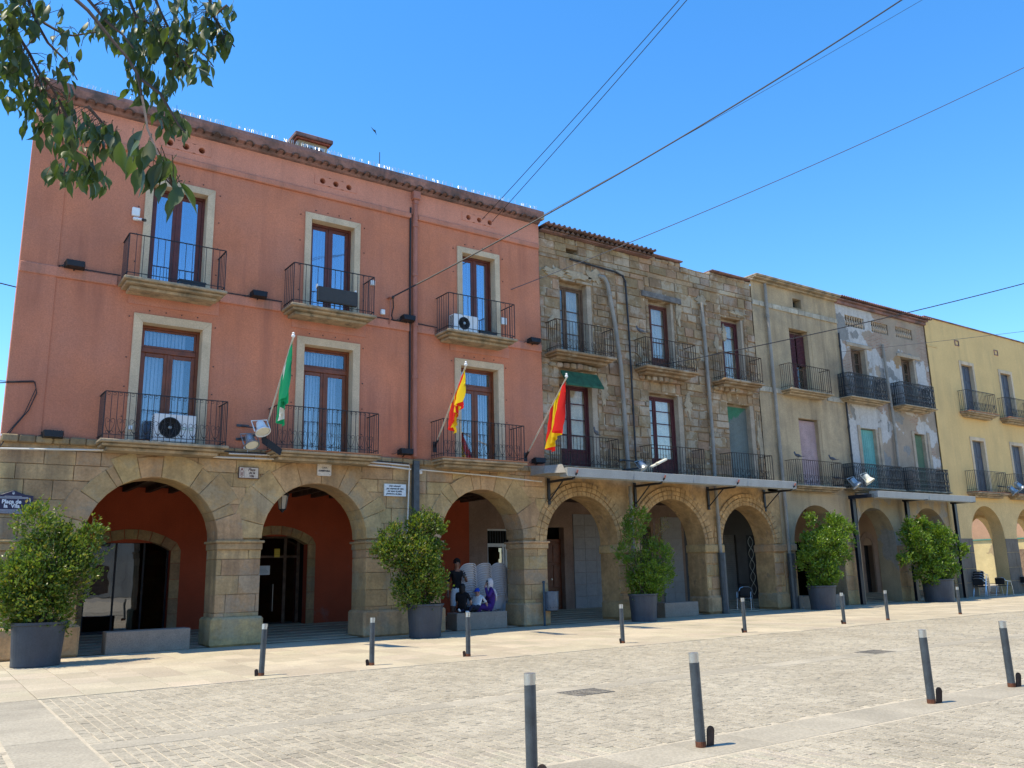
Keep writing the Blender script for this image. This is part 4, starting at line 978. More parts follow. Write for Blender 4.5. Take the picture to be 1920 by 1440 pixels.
def setts(x0, x1, ya, yb, w=.115, l=(.17,.27)):
    x = x0
    while x < x1:
        y = ya+rand(0, .2); ww = w*rand(.93, 1.05); first = True
        yy = ya
        while yy > yb+.08:
            L = round(rand(*l)/.02)*.02; y2 = max(yb, yy-(L if not first else L*rand(.4, 1))); first = False
            if yy-y2 > .07: cells.append((x+.006+rand(0,.004), x+ww-.006-rand(0,.004), y2+.006+rand(0,.006), yy-.007))
            yy = y2
        x += ww
setts(1.62, 40, -7.02, -11.05); setts(1.62, 34, -11.48, -14.72); setts(2.2, 18, -15.42, -18.2)
x = -.5
while x < .88: # the strip left of the slabs has its setts laid across
    y = -1.0
    while y > -13: cells.append((x+.008, x+.222, y-.122, y-.008)); y -= .13
    x += .23
cells = [(round(a,3), round(b,3), round(c,3), round(d,3)) for a, b, c, d in cells]
cells = [(a, a+round(b-a, 2), c, c+round(d-c, 2)) for a, b, c, d in cells]
field(road, cells, m_sett, m_sett2, 'sett', b=.006, h=.02)
cells = []
x = 1.62
while x < 46: cells.append((x+.004, x+.996, -11.46, -11.09)); x += 1.0
x = 1.1
while x < 46: cells.append((x+.004, x+.796, -15.38, -14.76)); x += .8
y = -7.0
while y > -16: cells.append((.92, 1.594, y-.9+.004, y-.004)); y -= .9
field(road, cells, M('grey_kerb_slab', (.38,.335,.25), .85, .12, 1, .3, 30, rnd=.1, fine=.14), M('grey_kerb_slab_field', (.38,.335,.25), .85, .12, 1, .3, 30, isl=.1, fine=.14), 'band_slab', limit=80)
# drain gratings
for i, (x, y, lab) in enumerate(((7.53, -11.6, 'iron drain grating set in the setts right of the nearest bollard'), (14.7, -11.2, 'iron drain grating set in the setts in front of the farther right bollards'))):
    mb = MB(); mb.box(x-.32, x+.32, y-.22, y-.19, -.01, .006); mb.box(x-.32, x+.32, y+.19, y+.22, -.01, .006)
    for k in range(12): mb.box(x-.32+k*.0555, x-.295+k*.0555, y-.19, y+.19, -.01, .005)
    tag(obj('drain_grating', mb, M('worn_grating', (.17,.155,.13), .7, .2, 6, .2), None, (x, y, 0)), lab, 'drain grating')
for x, y, l in ((3.3, -7.2, 'rust stain'),): pass

# ============================================================ bollards
b0 = thing('bollard', 'x', 'bollard', (0, 0, 0), 'steel bollards along the square')
mb = MB(); mb.tube([(0,0,0), (0,0,.735)], .046, 20); 
obj('post', mb, m_greymetal, b0, smooth=False)
mb = MB(); n = 20; vs = []; 
for k in range(n): a = 2*PI*k/n; vs.append((.046*math.cos(a), .046*math.sin(a), .752+.02*math.cos(a)))
for k in range(n): a = 2*PI*k/n; vs.append((.046*math.cos(a), .046*math.sin(a), .82))
mb.add(vs, [(k, (k+1)%n, n+(k+1)%n, n+k) for k in range(n)]+[tuple(range(n, 2*n))]); mb.tube([(0,0,.72),(0,0,.76)], .043, 20)
obj('cap', mb, m_silver, b0)
mb = MB(); mb.tube([(0,0,.0), (0,0,.05)], .0485, 16); obj('rusty_foot', mb, M('rust', (.16,.06,.03), .9, .3, 10, .5), b0)
mb = MB(); k = 10; vs = [(.055, -.02, 0), (.13, -.02, 0)]+[(.098+.04*math.cos(PI*j/k), -.035, .13+.045*math.sin(PI*j/k)) for j in range(k+1)]
mb.add(vs+[(v[0], v[1]+.012, v[2]) for v in vs], [tuple(range(len(vs))), tuple(range(2*len(vs)-1, len(vs)-1, -1))]+[(j, (j+1)%len(vs), len(vs)+(j+1)%len(vs), len(vs)+j) for j in range(len(vs))])
obj('hinged_flap', mb, m_rust, b0)
bo = [(4.87,-6.5,2.,180,'bollard in front of the first wide pier, leftmost of the far line'), (6.90,-6.38,.4,180,'bollard in front of the third pier with a dark flap at its foot'), (8.97,-6.29,0,180,'bollard in front of the stone bench where people sit'),
      (12.91,-6.31,-.6,200,'bollard left of the planter with the thin sparse shrub'), (16.89,-6.3,-.8,185,'bollard in front of the dark grey shop front'), (20.87,-6.31,-1.2,180,'bollard standing just right of the fourth planter'),
      (22.89,-6.32,-.6,60,'bollard in front of the narrow dark arched doorway'), (26.6,-6.4,-1.,60,'bollard right of the last planter, before the yellow house'),
      (6.06,-15.04,-1.6,-10,'near bollard with rusty foot and raised round flap'), (9.85,-15.05,-1.5,-20,'near bollard with a flap casting a shadow, second from the right edge'), (11.82,-15.0,-1.4,-20,'near bollard at the right edge of the photo'),
      (4.02,-15.25,0,-60,'tallest-looking bollard cut by the bottom edge of the photo')]
for i, (x, y, lean, fa, lab) in enumerate(bo):
    o = b0 if i == 0 else dup(b0, (x, y, 0))
    o.location = (x, y, 0); o['label'] = lab
    o.rotation_euler = (0, R(lean), 0)
    for ch in o.children:
        if ch.name.startswith('hinged_flap'): ch.rotation_euler = (0, 0, R(fa)); ch.scale = (1, 1, 1) if y < -10 else (.8, .8, .62)

# ============================================================ granite benches
for x, y, L, D_, H, lab in ((3.6,-.1,1.76,.5,.47,'low granite block bench in front of the big shop window arch'), (12.5,.03,1.68,.55,.47,'granite block bench with people sitting on it under the third arch'),
                        (20.2,-.2,1.55,.5,.46,'granite block bench beside the sparse shrub under the tiled shopfront'), (26.95,-.45,2.5,.5,.45,'granite block bench half hidden behind the fourth planter')):
    mb = MB(); mb.bbox(x, x+L, y, y+D_, 0, H, .012); tag(obj('granite_bench', mb, m_granite, None, (x+L/2, y+D_/2, 0)), lab, 'bench', 'granite block benches along the arcade')

# ============================================================ planters
m_lf = leaf_mat('shrub_leaf', [(.035,.085,.014),(.09,.16,.018),(.15,.22,.025),(.08,.14,.02),(.22,.26,.035),(.32,.24,.03)], .4, .35)
m_lf2 = leaf_mat('shrub_leaf_bright', [(.06,.13,.012),(.12,.21,.018),(.18,.28,.022),(.10,.19,.018),(.22,.31,.03)], .4, .35)
def shrub(x, y, rt_, rb_, h, lobes, label, n=5200, mat=m_lf, dens=None, ls=.055):
    n = int(n*1.35); ls *= 1.45
    t = thing('potted_shrub', label, 'potted shrub', (x, y, 0), 'potted shrubs in grey tubs')
    mb = MB(); prof = [(rb_, 0), (rb_+.01, .02)]+[(rb_+(rt_-.03-rb_)*k/5, .02+(h-.08)*k/5) for k in range(1, 6)]+[(rt_, h-.05), (rt_, h), (rt_-.03, h), (rt_-.04, h-.07)]
    mb.lathe(prof, (x, y, 0), 36); obj('pot', mb, m_pot, t, smooth=False)
    mb = MB(); mb.lathe([(rt_-.05, h-.10), (.02, h-.06)], (x, y, 0), 20); obj('soil', mb, m_soil, t)
    mb = MB(); 
    for lx, lz, lr in lobes:
        bx, by = x+rand(-.15,.15), y+rand(-.15,.15); e = Vector((lx, y+rand(-.2,.2), lz)); s = Vector((bx, by, h-.1)); m = s.lerp(e, .5)+Vector((rand(-.12,.12), rand(-.1,.1), rand(0,.15)))
        mb.tube([s, m, e], .02, 5, r1=.006)
        for k in range(10): q = m.lerp(e, rand(0,1)); mb.tube([q, q+Vector((rand(-1,1), rand(-1,1), rand(-.2,1))).normalized()*lr*.9], .007, 3, False)
    obj('stems', mb, m_bark, t)
    lf = MB(); tot = sum(r**2 for _, _, r in lobes); rs = random.Random(int(x*100))
    for lx, lz, lr in lobes:
        cnt = int(n*lr*lr/tot); dp = min(lr*1.0, .62); nc = max(6, int(cnt/26))
        cl = []
        for _ in range(nc):
            while True:
                a, b_, c = rs.uniform(-1,1), rs.uniform(-1,1), rs.uniform(-1,1); q = a*a+b_*b_+c*c
                if .22 < q < 1: break
            cl.append(Vector((lx+a*lr, y+b_*dp, lz+c*lr)))
        for c in cl:
            out = (c-Vector((lx, y, lz-.1))).normalized(); cs = lr*.22+.05
            for _ in range(int(cnt/nc)):
                p = c+Vector((rs.gauss(0,1), rs.gauss(0,1), rs.gauss(0,1)))*cs*.52
                d = (out*.9+Vector((rs.uniform(-1,1), rs.uniform(-1,1), rs.uniform(-.2,1.1)))).normalized(); L = ls*rs.uniform(.7, 1.4)
                s = d.cross(Vector((rs.uniform(-1,1), rs.uniform(-1,1), rs.uniform(-1,1)))).normalized()*L*.21; nn = d.cross(s).normalized()*L*.08
                lf.add([p, p+d*L*.5+s*1.35-nn, p+d*L, p+d*L*.5-s*1.35-nn, p+d*L*.5+nn], [(0,1,4),(1,2,4),(2,3,4),(3,0,4)])
    sh = MB()
    for lx, lz, lr in lobes:   # loose shoots that break the outline
        for _ in range(int(26*lr+6)):
            a, e_ = rs.uniform(0, 2*PI), rs.uniform(-.3, 1.4); d = Vector((math.cos(a)*math.cos(e_), math.sin(a)*math.cos(e_)*.7, math.sin(e_)))
            p0 = Vector((lx, y, lz))+Vector((d.x*lr, d.y*min(lr, .55), d.z*lr))*.85; d = (d+Vector((0,0,.5))).normalized(); L0 = rs.uniform(.12, .30)
            sh.tube([p0, p0+d*L0], .004, 3, False)
            for k in range(9):
                p = p0+d*L0*k/8; dd = (d*.5+Vector((rs.uniform(-1,1), rs.uniform(-1,1), rs.uniform(-.4,.8)))).normalized(); L = ls*rs.uniform(.7, 1.15); s = dd.cross(Vector((rs.uniform(-1,1), rs.uniform(-1,1), rs.uniform(-1,1)))).normalized()*L*.26
                lf.add([p, p+dd*L*.5+s, p+dd*L, p+dd*L*.5-s], [(0,1,2,3)])
    obj('shoots', sh, m_bark, t, kind='stuff', fix=False)
    obj('foliage', lf, mat, t, kind='stuff', fix=False)
    return t
shrub(2.12, -1.6, .50, .42, .82, [(1.93,2.66,.38),(2.23,1.88,.61),(2.92,2.46,.22),(2.98,2.03,.18),(2.68,2.19,.22),(1.95,1.38,.6),(2.67,1.62,.4),(1.6,1.69,.36),(2.17,1.05,.5),(2.47,2.4,.22),(1.65,1.14,.38)], 'large bushy shrub in a grey tub at the left edge, before the first stone pier', 8500)
shrub(10.78, -1.28, .48, .39, .82, [(10.69,2.78,.34),(11.08,2.72,.24),(9.83,2.47,.27),(9.54,2.05,.24),(9.98,2.07,.36),(10.58,2.04,.52),(11.05,2.2,.24),(10.72,1.37,.55),(10.28,1.15,.38),(11.0,1.1,.24)], 'bushy shrub in a grey tub before the grey pipe casing of the red building', 8000)
shrub(18.55, -.97, .47, .38, .82, [(18.47,3.06,.33),(18.26,2.61,.33),(17.87,2.03,.26),(19.18,1.94,.47),(18.72,1.47,.6),(19.44,1.39,.34),(18.57,1.08,.48),(19.0,1.0,.37)], 'sparse twiggy shrub with bare branches in a grey tub before the stone house', 5400, m_lf2)
shrub(27.05, -1.2, .52, .42, .84, [(26.76,3.15,.17),(28.07,2.85,.5),(29.13,2.68,.24),(26.72,2.27,.42),(27.64,2.15,.63),(28.4,1.9,.34),(26.55,1.74,.40),(27.25,1.34,.54),(27.0,1.0,.38)], 'bright green shrub in a grey tub before the grey rendered house', 6500, m_lf2, ls=.07)
shrub(34.55, -1.3, .62, .56, .90, [(32.98,2.83,.34),(33.95,3.01,.28),(33.39,2.26,.5),(34.9,2.48,.56),(36.4,2.12,.36),(34.54,1.78,.68),(32.32,1.68,.22),(33.94,1.22,.5),(35.15,1.22,.48)], 'wide dark green shrub in a broad grey tub before the peeling house', 6500, m_lf2, ls=.08)
mb = MB()
for (a, b_) in (((18.9,-.95,2.1),(19.55,-1.0,3.0)), ((18.9,-.95,2.1),(19.3,-.9,3.15)), ((19.2,-1,2.5),(19.8,-1,2.85)), ((19.1,-1,2.4),(19.1,-1,3.1)), ((19.3,-1,2.6),(19.7,-1.1,3.1))): mb.tube([a, ((a[0]+b_[0])/2+.05, a[1], (a[2]+b_[2])/2), b_], .012, 4, r1=.004)
_s = [o for o in bpy.data.objects if o.name.startswith('potted_shrub') and abs(o.location.x-18.55) < .1][0]
obj('bare_twigs', mb, m_oldwood, _s)
lf = MB()
for _ in range(420):
    u = rand(0,1); p = Vector((18.95+u*.75+rand(-.15,.15), -.97+rand(-.15,.15), 2.15+u*.9+rand(-.2,.2))); d = Vector((rand(-1,1),rand(-1,1),rand(-.5,1))).normalized(); s = d.cross(Vector((rand(-1,1),rand(-1,1),.3))).normalized()*.012
    lf.add([p, p+d*.025+s, p+d*.055, p+d*.025-s], [(0,1,2,3)])
obj('dry_leaves', lf, leaf_mat('dry_leaf', [(.10,.13,.03),(.22,.20,.05),(.30,.10,.03),(.16,.17,.05)], .3), _s, kind='stuff', fix=False)

# ============================================================ litter bin
t = thing('litter_bin', 'blue-grey round litter bin hung on a slim post beside the fourth pier', 'litter bin', (15.3, -.25, 0))
mb = MB(); mb.tube([(15.3,-.25,0),(15.3,-.25,1.22)], .035, 12); mb.lathe([(.045,0),(.05,.03),(.03,.06)], (15.3,-.25,1.22), 10); mb.lathe([(.09,0),(.09,.012)], (15.3,-.25,0), 12); obj('post', mb, M('blue_grey_paint', (.04,.075,.105), .45, .1, 4, .05), t)
mb = MB(); mb.lathe([(.17,.42),(.2,.44),(.215,.6),(.22,.95),(.225,.95),(.225,.97),(.205,.97),(.2,.9)], (15.56,-.25,.0), 24); mb.box(15.33,15.38,-.28,-.22,.5,.9); obj('bucket', mb, M('galvanised_bin', (.12,.15,.19), .4, .15, 6, .1, metal=.3), t)
mb = MB()
for k in range(9): a = PI+k*PI/8; mb.lathe([(.013,0),(.013,.01)], (15.56+.215*math.cos(a), -.25+.222*math.sin(a)-.005, .52), 6, 'y')
obj('drain_holes', mb, m_black, t)

# ============================================================ things on the red front
m_lampblk = M('black_floodlight', (.018,.018,.02), .5, .1, 5, .1)
f0 = None
for x, z, lab in ((2.32,8.60,'black wall floodlight on the upper band, nearest the left corner'), (6.56,8.61,'black wall floodlight on the upper band between the first two balconies'), (10.83,8.63,'black wall floodlight on the upper band beside the red downpipe'), (15.25,8.58,'black wall floodlight on the upper band at the right end of the red wall'),
                  (2.2,4.68,'black wall floodlight just above the stone, left of the lowest balcony'), (10.78,4.82,'black wall floodlight above the stone beside the grey pipe casing'), (15.3,4.82,'black wall floodlight above the stone by the metal canopy')):
    if f0 is None:
        f0 = thing('floodlight', lab, 'floodlight', (x, -.07, z), 'black floodlights on the red building')
        mb = MB(); mb.add([(x-.17,-.30,z-.05),(x+.17,-.30,z-.05),(x+.21,-.08,z-.07),(x-.21,-.08,z-.07),(x-.19,-.28,z+.09),(x+.19,-.28,z+.09),(x+.22,-.1,z+.05),(x-.22,-.1,z+.05)], [(0,3,2,1),(4,5,6,7),(0,1,5,4),(1,2,6,5),(2,3,7,6),(3,0,4,7)])
        for k in range(5): mb.box(x-.16+k*.075, x-.145+k*.075, -.27, -.1, z+.08, z+.10)
        obj('housing', mb, m_lampblk, f0)
        mb = MB(); mb.box(x-.15, x+.15, -.27, -.12, z+.085, z+.092); obj('glass', mb, m_bulb, f0)
        mb = MB(); mb.tube([(x,-.12,z-.06),(x,-.02,z-.1),(x,.06,z-.1)], .015, 5); mb.tube([(x-.2,-.15,z),(x-.3,-.08,z-.05),(x-.34,.05,z-.04)], .01, 4); obj('bracket', mb, m_iron, f0)
    else: dup(f0, (x, -.07, z), 0, lab)
def ac(x, y, z, w_, h, d, fanx, r, label):
    t = thing('air_conditioner', label, 'air conditioner', (x+w_/2, y, z), 'outdoor air conditioning units')
    mb = MB(); mb.bbox(x, x+w_, y, y+d, z, z+h, .015)
    for s in (.1, w_-.18): mb.box(x+s, x+s+.08, y+.02, y+d-.02, z-.05, z)
    obj('casing', mb, m_white, t)
    mb = MB(); cx, cz = x+fanx, z+h*.5
    mb.lathe([(r, 0), (r, -.012), (r-.02, -.012), (r-.02, 0)], (cx, y-.001, cz), 28, 'y', False)
    for q in range(1, 9): rr = r*q/9; mb.tube([(cx+rr*math.cos(2*PI*k/20), y-.016, cz+rr*math.sin(2*PI*k/20)) for k in range(21)], .0035, 3, False)
    for q in range(8): a = PI*q/4; mb.tube([(cx, y-.017, cz), (cx+r*math.cos(a), y-.017, cz+r*math.sin(a))], .004, 3, False)
    obj('fan_grille', mb, m_black, t)
    mb = MB(); mb.lathe([(r-.015, 0), (r-.015, .004)], (cx, y-.006, cz), 28, 'y'); obj('fan_opening', mb, m_dark, t)
    mb = MB(); mb.lathe([(.045, 0), (.03, -.02)], (cx, y-.02, cz), 12, 'y'); obj('fan_hub', mb, m_silver, t)
    mb = MB()
    for k in range(12): mb.box(x+.0-.004, x, y+.04, y+d-.04, z+.06+k*h*.07, z+.08+k*h*.07)
    obj('side_louvres', mb, m_greymetal, t); return t
t = ac(4.2, -.46, 4.66, .92, .64, .34, .34, .245, 'white outdoor air conditioner with big dark fan on the lowest left balcony')
mb = MB()
for k in (0, 1): mb.tube([(4.86+k*.15+.05*math.cos(2*PI*j/12), -.463, 4.98+.03*math.sin(2*PI*j/12)) for j in range(13)], .008, 3, False)
obj('logo', mb, P('green_print', (.03,.30,.16), .5), t)
t = ac(12.18, -.46, 8.42, .84, .52, .3, .34, .19, 'white outdoor air conditioner with round black fan on the upper right balcony')
# LED panel hung on the middle upper balcony
t = thing('led_display', 'dark switched-off display panel hung outside the upper middle balcony', 'display panel', (8.42, -.78, 8.7))
mb = MB(); mb.bbox(7.87, 8.97, -.86, -.745, 8.50, 8.90, .01); obj('casing', mb, m_black, t); mb = MB(); mb.box(7.9, 8.94, -.865, -.86, 8.53, 8.87); obj('screen', mb, M('dark_screen', (.05,.045,.04), .4, .1, 4, 0), t)
mb = MB(); 
for x in (7.88, 8.96): mb.box(x-.01, x+.02, -.76, -.70, 8.86, 8.98)
obj('hook', mb, m_white, t)
# flower troughs on the upper balconies
for x, z, l in ((4.55, 8.42, 'dark empty flower trough on the upper left balcony'), (13.1, 8.38, 'dark flower trough behind the air conditioner on the upper right balcony')):
    t = thing('flower_trough', l, 'flower trough', (x+.3, -.3, z)); mb = MB(); mb.bbox(x, x+.62, -.4, -.2, z, z+.2, .015); mb.box(x-.01, x+.63, -.41, -.19, z+.17, z+.2); obj('trough', mb, m_black, t); mb = MB(); mb.box(x+.02, x+.6, -.38, -.22, z+.2, z+.205); obj('soil', mb, m_soil, t)
# alarm box and camera, small boxes
t = thing('security_camera', 'white alarm box with a small bullet camera beneath, left of the upper left window', 'security camera', (3.55, -.05, 10.1))
mb = MB(); mb.bbox(3.44, 3.62, -.09, 0, 10.12, 10.34, .02); obj('box', mb, m_white, t); mb = MB(); mb.tube([(3.5,-.05,10.05),(3.56,-.12,10.03)], .045, 10); mb.tube([(3.55,-.1,10.04),(3.68,-.26,9.98)], .035, 12); obj('camera_body', mb, m_white, t); mb = MB(); mb.tube([(3.66,-.235,9.99),(3.71,-.3,9.965)], .037, 12); obj('lens', mb, m_black, t)
for x, z, s, l in ((9.78, 9.55, .06, 'tiny white box on the red wall above the middle balcony corner'), (14.2, 9.1, .09, 'white junction box behind the upper right balcony rail'), (10.1, 8.75, .06, 'cream junction box beside the small cable bracket'), (6.47, 4.62, .08, 'white meter box under the lamp cluster at the first street sign'), (11.3, 4.32, .05, 'small cream box right of the grey pipe casing'), (4.02-.25, 4.98, .04, 'small grey socket left of the lowest left window')):
    mb = MB(); mb.bbox(x-s, x+s, -.09, -.0, z-s*1.2, z+s*1.2, .01); tag(obj('junction_box', mb, m_white, None, (x, 0, z)), l, 'junction box')
# cable post
t = thing('cable_bracket', 'thin red bracket post on the wall holding the thick overhead cable', 'bracket', (10.32, -.1, 8.9)); mb = MB(); mb.tube([(10.3,-.05,8.42),(10.3,-.12,8.6),(10.3,-.12,9.2)], .02, 6); mb.box(10.24,10.36,-.2,-.02,9.17,9.2); obj('post', mb, MATS['red_painted_pipe'], t)
mb = MB(); mb.lathe([(.03,0),(.045,.04),(.03,.08)], (10.34,-.2,9.14), 8); obj('insulator', mb, m_black, t); mb = MB(); mb.tube([(10.34,-.2,9.15),(10.42,-.08,8.95),(10.38,-.05,8.7),(10.42,-.05,8.56),(10.8,-.05,8.56)], .018, 5); obj('drop_cable', mb, m_cable, t)
# cables along the wall
def cable(pts, r, mat, label, name='wall_cable', cat='cable'):
    mb = MB(); mb.tube(pts, r, 5); return tag(obj(name, mb, mat, None, pts[0]), label, cat)
cable([(2.0,-.07,8.57),(3.3,-.07,8.57)], .014, m_cable, 'black cable on the upper band left of the upper left balcony')
cable([(5.6,-.07,8.57),(7.2,-.07,8.57)], .014, m_cable, 'black cable on the upper band between the left and middle balconies')
cable([(9.55,-.07,8.57),(10.98,-.07,8.57)], .014, m_cable, 'black cable on the upper band from the middle balcony to the downpipe')
cable([(11.2,-.07,8.57),(11.84,-.07,8.55)], .014, m_cable, 'black cable on the upper band from the downpipe to the right balcony')
cable([(10.97,-.04,12.1),(10.96,-.04,10),(10.97,-.04,7),(10.96,-.04,4.9)], .03, m_cable, 'thick black cable running down the left side of the red downpipe')
cable([(1.24,-.17,4.33),(3.0,-.17,4.40),(3.3,-.17,4.42),(5.9,-.17,4.40),(8.3,-.17,4.46),(10.3,-.17,4.40),(10.95,-.17,4.36)], .022, m_wcond, 'long cream conduit along the top of the stone arcade', 'conduit', 'conduit')
cable([(6.0,-.17,4.50),(8.3,-.17,4.54),(10.9,-.17,4.46),(10.92,-.13,4.3),(10.9,-.06,2.5)], .02, m_wcond, 'second cream conduit above the first, turning down beside the grey casing', 'conduit', 'conduit')
cable([(11.25,-.17,4.36),(13.4,-.17,4.30),(15.4,-.17,4.2)], .018, m_wcond, 'cream conduit over the third arch of the red building', 'conduit', 'conduit')
cable([(5.9,-.15,4.55),(8.4,-.15,4.57),(10.9,-.15,4.52)], .012, m_cable, 'black cable lying over the cream conduits above the second arch')
cable([(.6,-.3,5.62),(1.3,-.05,5.78),(1.77,-.05,5.84),(1.82,-.06,5.6),(1.7,-.06,5.2),(1.45,-.06,4.8),(1.25,-.06,4.4)], .012, m_cable, 'loose black cable looping down the left corner of the red wall')
cable([(.5,-.3,5.72),(1.3,-.05,5.80),(1.74,-.05,5.86),(1.8,-.08,5.7),(1.62,-.06,5.1),(1.3,-.06,4.6)], .009, m_cable, 'thin second loop of cable at the left corner of the red wall')
cable([(-1.5,-2,8.2),(.2,-.4,7.93),(1.22,-.05,7.92)], .014, m_cable, 'black cable leaving the left edge at the corner of the red wall')
# overhead cables
def over(p, q, ext, sag, r, label, mat=m_cable):
    p, q = Vector(p), Vector(q); e = p+(q-p)*ext; pts = [p.lerp(e, i/24)-Vector((0,0,4*sag*(i/24)*(1-i/24))) for i in range(25)]
    cable(pts, r, mat, label, 'overhead_cable', 'overhead cable')
over((10.34,-.2,9.2), (21.6,-9,17.75), 1.5, .55, .022, 'thick black overhead cable rising from the red wall to the upper right')
over((13.48,.0,12.3), (13.05,-9,14.3), 1.6, .1, .010, 'left one of two thin parallel cables from the vent holes')
over((13.84,.0,12.3), (13.32,-9,14.42), 1.6, .1, .010, 'right one of two thin parallel cables from the vent holes')
over((15.74,-.1,12.91), (23.92,-9,18.69), 1.5, .1, .007, 'faint thin wire from the roof corner of the red building to the upper right')
over((14.5,-.05,10.18), (30.9,-9,19.25), 1.5, .5, .013, 'thin wire from the red wall crossing the stone house to the right edge', M('pale_wire', (.08,.08,.09), .6, .05, 3, 0))
over((19.8,-.05,8.25), (32.93,-7,11.95), 1.6, .35, .018, 'black overhead cable from the stone house rising past the peeling roof')
over((31.5,-.05,10.37), (34.59,-6,10.35), 2.6, .1, .008, 'faint thin wire from the peeling house past the yellow house', MATS['pale_wire'])
# roof furniture
t = thing('roof_chimney', 'small rendered chimney with brick cap and pale grille on the red building roof', 'chimney', (8.35, 1.6, 12.9))
mb = MB(); mb.box(7.98,8.86,1.3,2.0,12.6,14.05); obj('stack', mb, m_beige, t); mb = MB(); mb.bbox(7.9,8.94,1.22,2.08,14.05,14.11,.01); obj('brick_course', mb, M('red_brick_course', (.34,.09,.05), .8, .2, 8, .3), t)
mb = MB(); mb.bbox(7.84,9.0,1.16,2.14,14.11,14.24,.02); obj('cap', mb, m_eave, t); mb = MB(); mb.box(8.15,8.75,1.28,1.30,13.6,13.95)
obj('grille', mb, M('pale_blue_grille', (.42,.52,.62), .5, .05, 5, 0), t); mb = MB()
for k in range(4): mb.box(8.2+k*.14, 8.29+k*.14, 1.27, 1.28, 13.66, 13.88)
obj('grille_openings', mb, m_greymetal, t)
mb = MB(); x = 2.1
while x < 15.6:
    if rand(0,1) < .7:
        for k in range(3): a = rand(-.03,.03); mb.tube([(x,-.33,12.955),(x+a,-.33+rand(-.05,.05),13.03+rand(.02,.05))], .005, 3, False, r1=.003)
    x += .055
tag(obj('bird_spikes', mb, m_silver, None, (8,-.33,12.95), kind='stuff'), 'row of pale bird spikes along the roof edge of the red building', 'bird spikes')
cable([(10.2,.5,13.0),(10.2,.5,13.9)], .012, m_iron, 'thin rod aerial on the red building roof', 'aerial', 'aerial')
mb = MB(); mb.bbox(15.55,15.72,-.3,-.1,12.7,12.98,.02); tag(obj('corner_block', mb, m_pale, None, (15.6,-.2,12.8)), 'small pale block with wires where red and stone roofs meet', 'block')

# ============================================================ writing
def text(s, x, z, y, size, mat, parent, align='CENTER', bold=.0, shear=0, name='lettering', sx=1):
    cu = bpy.data.curves.new(name, 'FONT'); cu.body = s; cu.size = size; cu.align_x = align; cu.offset = bold; cu.shear = shear; cu.extrude = .002; cu.space_line = .85; cu.resolution_u = 3
    o = bpy.data.objects.new('tmp', cu); COL.objects.link(o); dg = bpy.context.evaluated_depsgraph_get(); me = bpy.data.meshes.new_from_object(o.evaluated_get(dg)); bpy.data.objects.remove(o)
    me.transform(Matrix.Translation(Vector((x, y, z))-org(parent)) @ Matrix.Rotation(PI/2, 4, 'X') @ Matrix.Diagonal((sx, 1, 1, 1)))
    me.materials.clear(); me.materials.append(mat)
    r = bpy.data.objects.new(name, me); COL.objects.link(r); r.parent = parent; return r
m_ink = P('dark_ink', (.03,.03,.045), .6); m_ink2 = P('brown_ink', (.10,.05,.04), .6); m_wink = P('white_lettering', (.75,.75,.78), .6)
t = thing('street_plaque', 'dark violet plaque reading Plaça de la Vila on the left stone pier', 'street sign', (1.55, -.06, 3.2))
mb = MB(); mb.prism([(1.2,2.98),(1.96,2.98),(1.96,3.36),(1.80,3.38),(1.58,3.47),(1.36,3.38),(1.2,3.36)], -.075, -.045, .006, True); obj('plate', mb, M('violet_enamel', (.045,.038,.075), .35, .06, 4, 0), t)
text('Plaça de', 1.56, 3.195, -.078, .115, m_wink, t, bold=.004, sx=.95); text('la  Vila', 1.57, 3.105, -.078, .115, m_wink, t, bold=.004, sx=.95)
mb = MB()
for x0, x1, z0, z1 in ((1.24,1.90,3.30,3.306),(1.24,1.90,3.06,3.066),(1.90,1.906,3.07,3.30),(1.24,1.246,3.07,3.30),(1.26,1.88,3.035,3.042),(1.32,1.82,3.012,3.018),(1.2,1.92,2.99,2.996),(1.28,1.86,3.322,3.328),(1.42,1.74,3.342,3.347)): mb.box(x0, x1, -.079, -.075, z0, z1)
mb.lathe([(.022,0),(.022,.004)], (1.58,-.079,3.405), 10, 'y'); mb.box(1.56,1.60,-.079,-.075,3.405,3.435); obj('line_work', mb, m_wink, t)
t = thing('tile_sign', 'framed cream tile sign with handwriting and small emblem between the first two arches', 'street sign', (6.54, -.06, 4.07))
mb = MB(); mb.prism([(6.29,3.93),(6.78,3.93),(6.78,4.21),(6.29,4.21)], -.075, -.03, .004, True); obj('frame', mb, m_ink2, t)
m_cream = M('cream_tile', (.58,.50,.42), .4, .05, 3, 0); mb = MB(); mb.box(6.305,6.425,-.08,-.075,3.945,4.195); mb.box(6.432,6.765,-.08,-.075,3.945,4.195); obj('tiles', mb, m_cream, t)
text('Plaça', 6.6, 4.12, -.083, .085, m_ink2, t, shear=.3, bold=.002); text('de la', 6.61, 4.045, -.083, .08, m_ink2, t, shear=.3, bold=.002); text('Vila', 6.6, 3.965, -.083, .085, m_ink2, t, shear=.3, bold=.002)
mb = MB(); mb.tube([(6.335,-.083,4.13),(6.335,-.083,3.99),(6.365,-.083,3.965),(6.395,-.083,3.99),(6.395,-.083,4.13),(6.335,-.083,4.13)], .006, 4); mb.box(6.34,6.39,-.085,-.08,4.14,4.17); mb.box(6.355,6.375,-.085,-.08,4.0,4.08); obj('emblem', mb, P('red_brown_ink', (.22,.07,.06), .6), t)
t = thing('wall_plaque', 'square white marble plaque reading CASA CONSISTORIAL above the second arch', 'plaque', (8.49, -.06, 4.24))
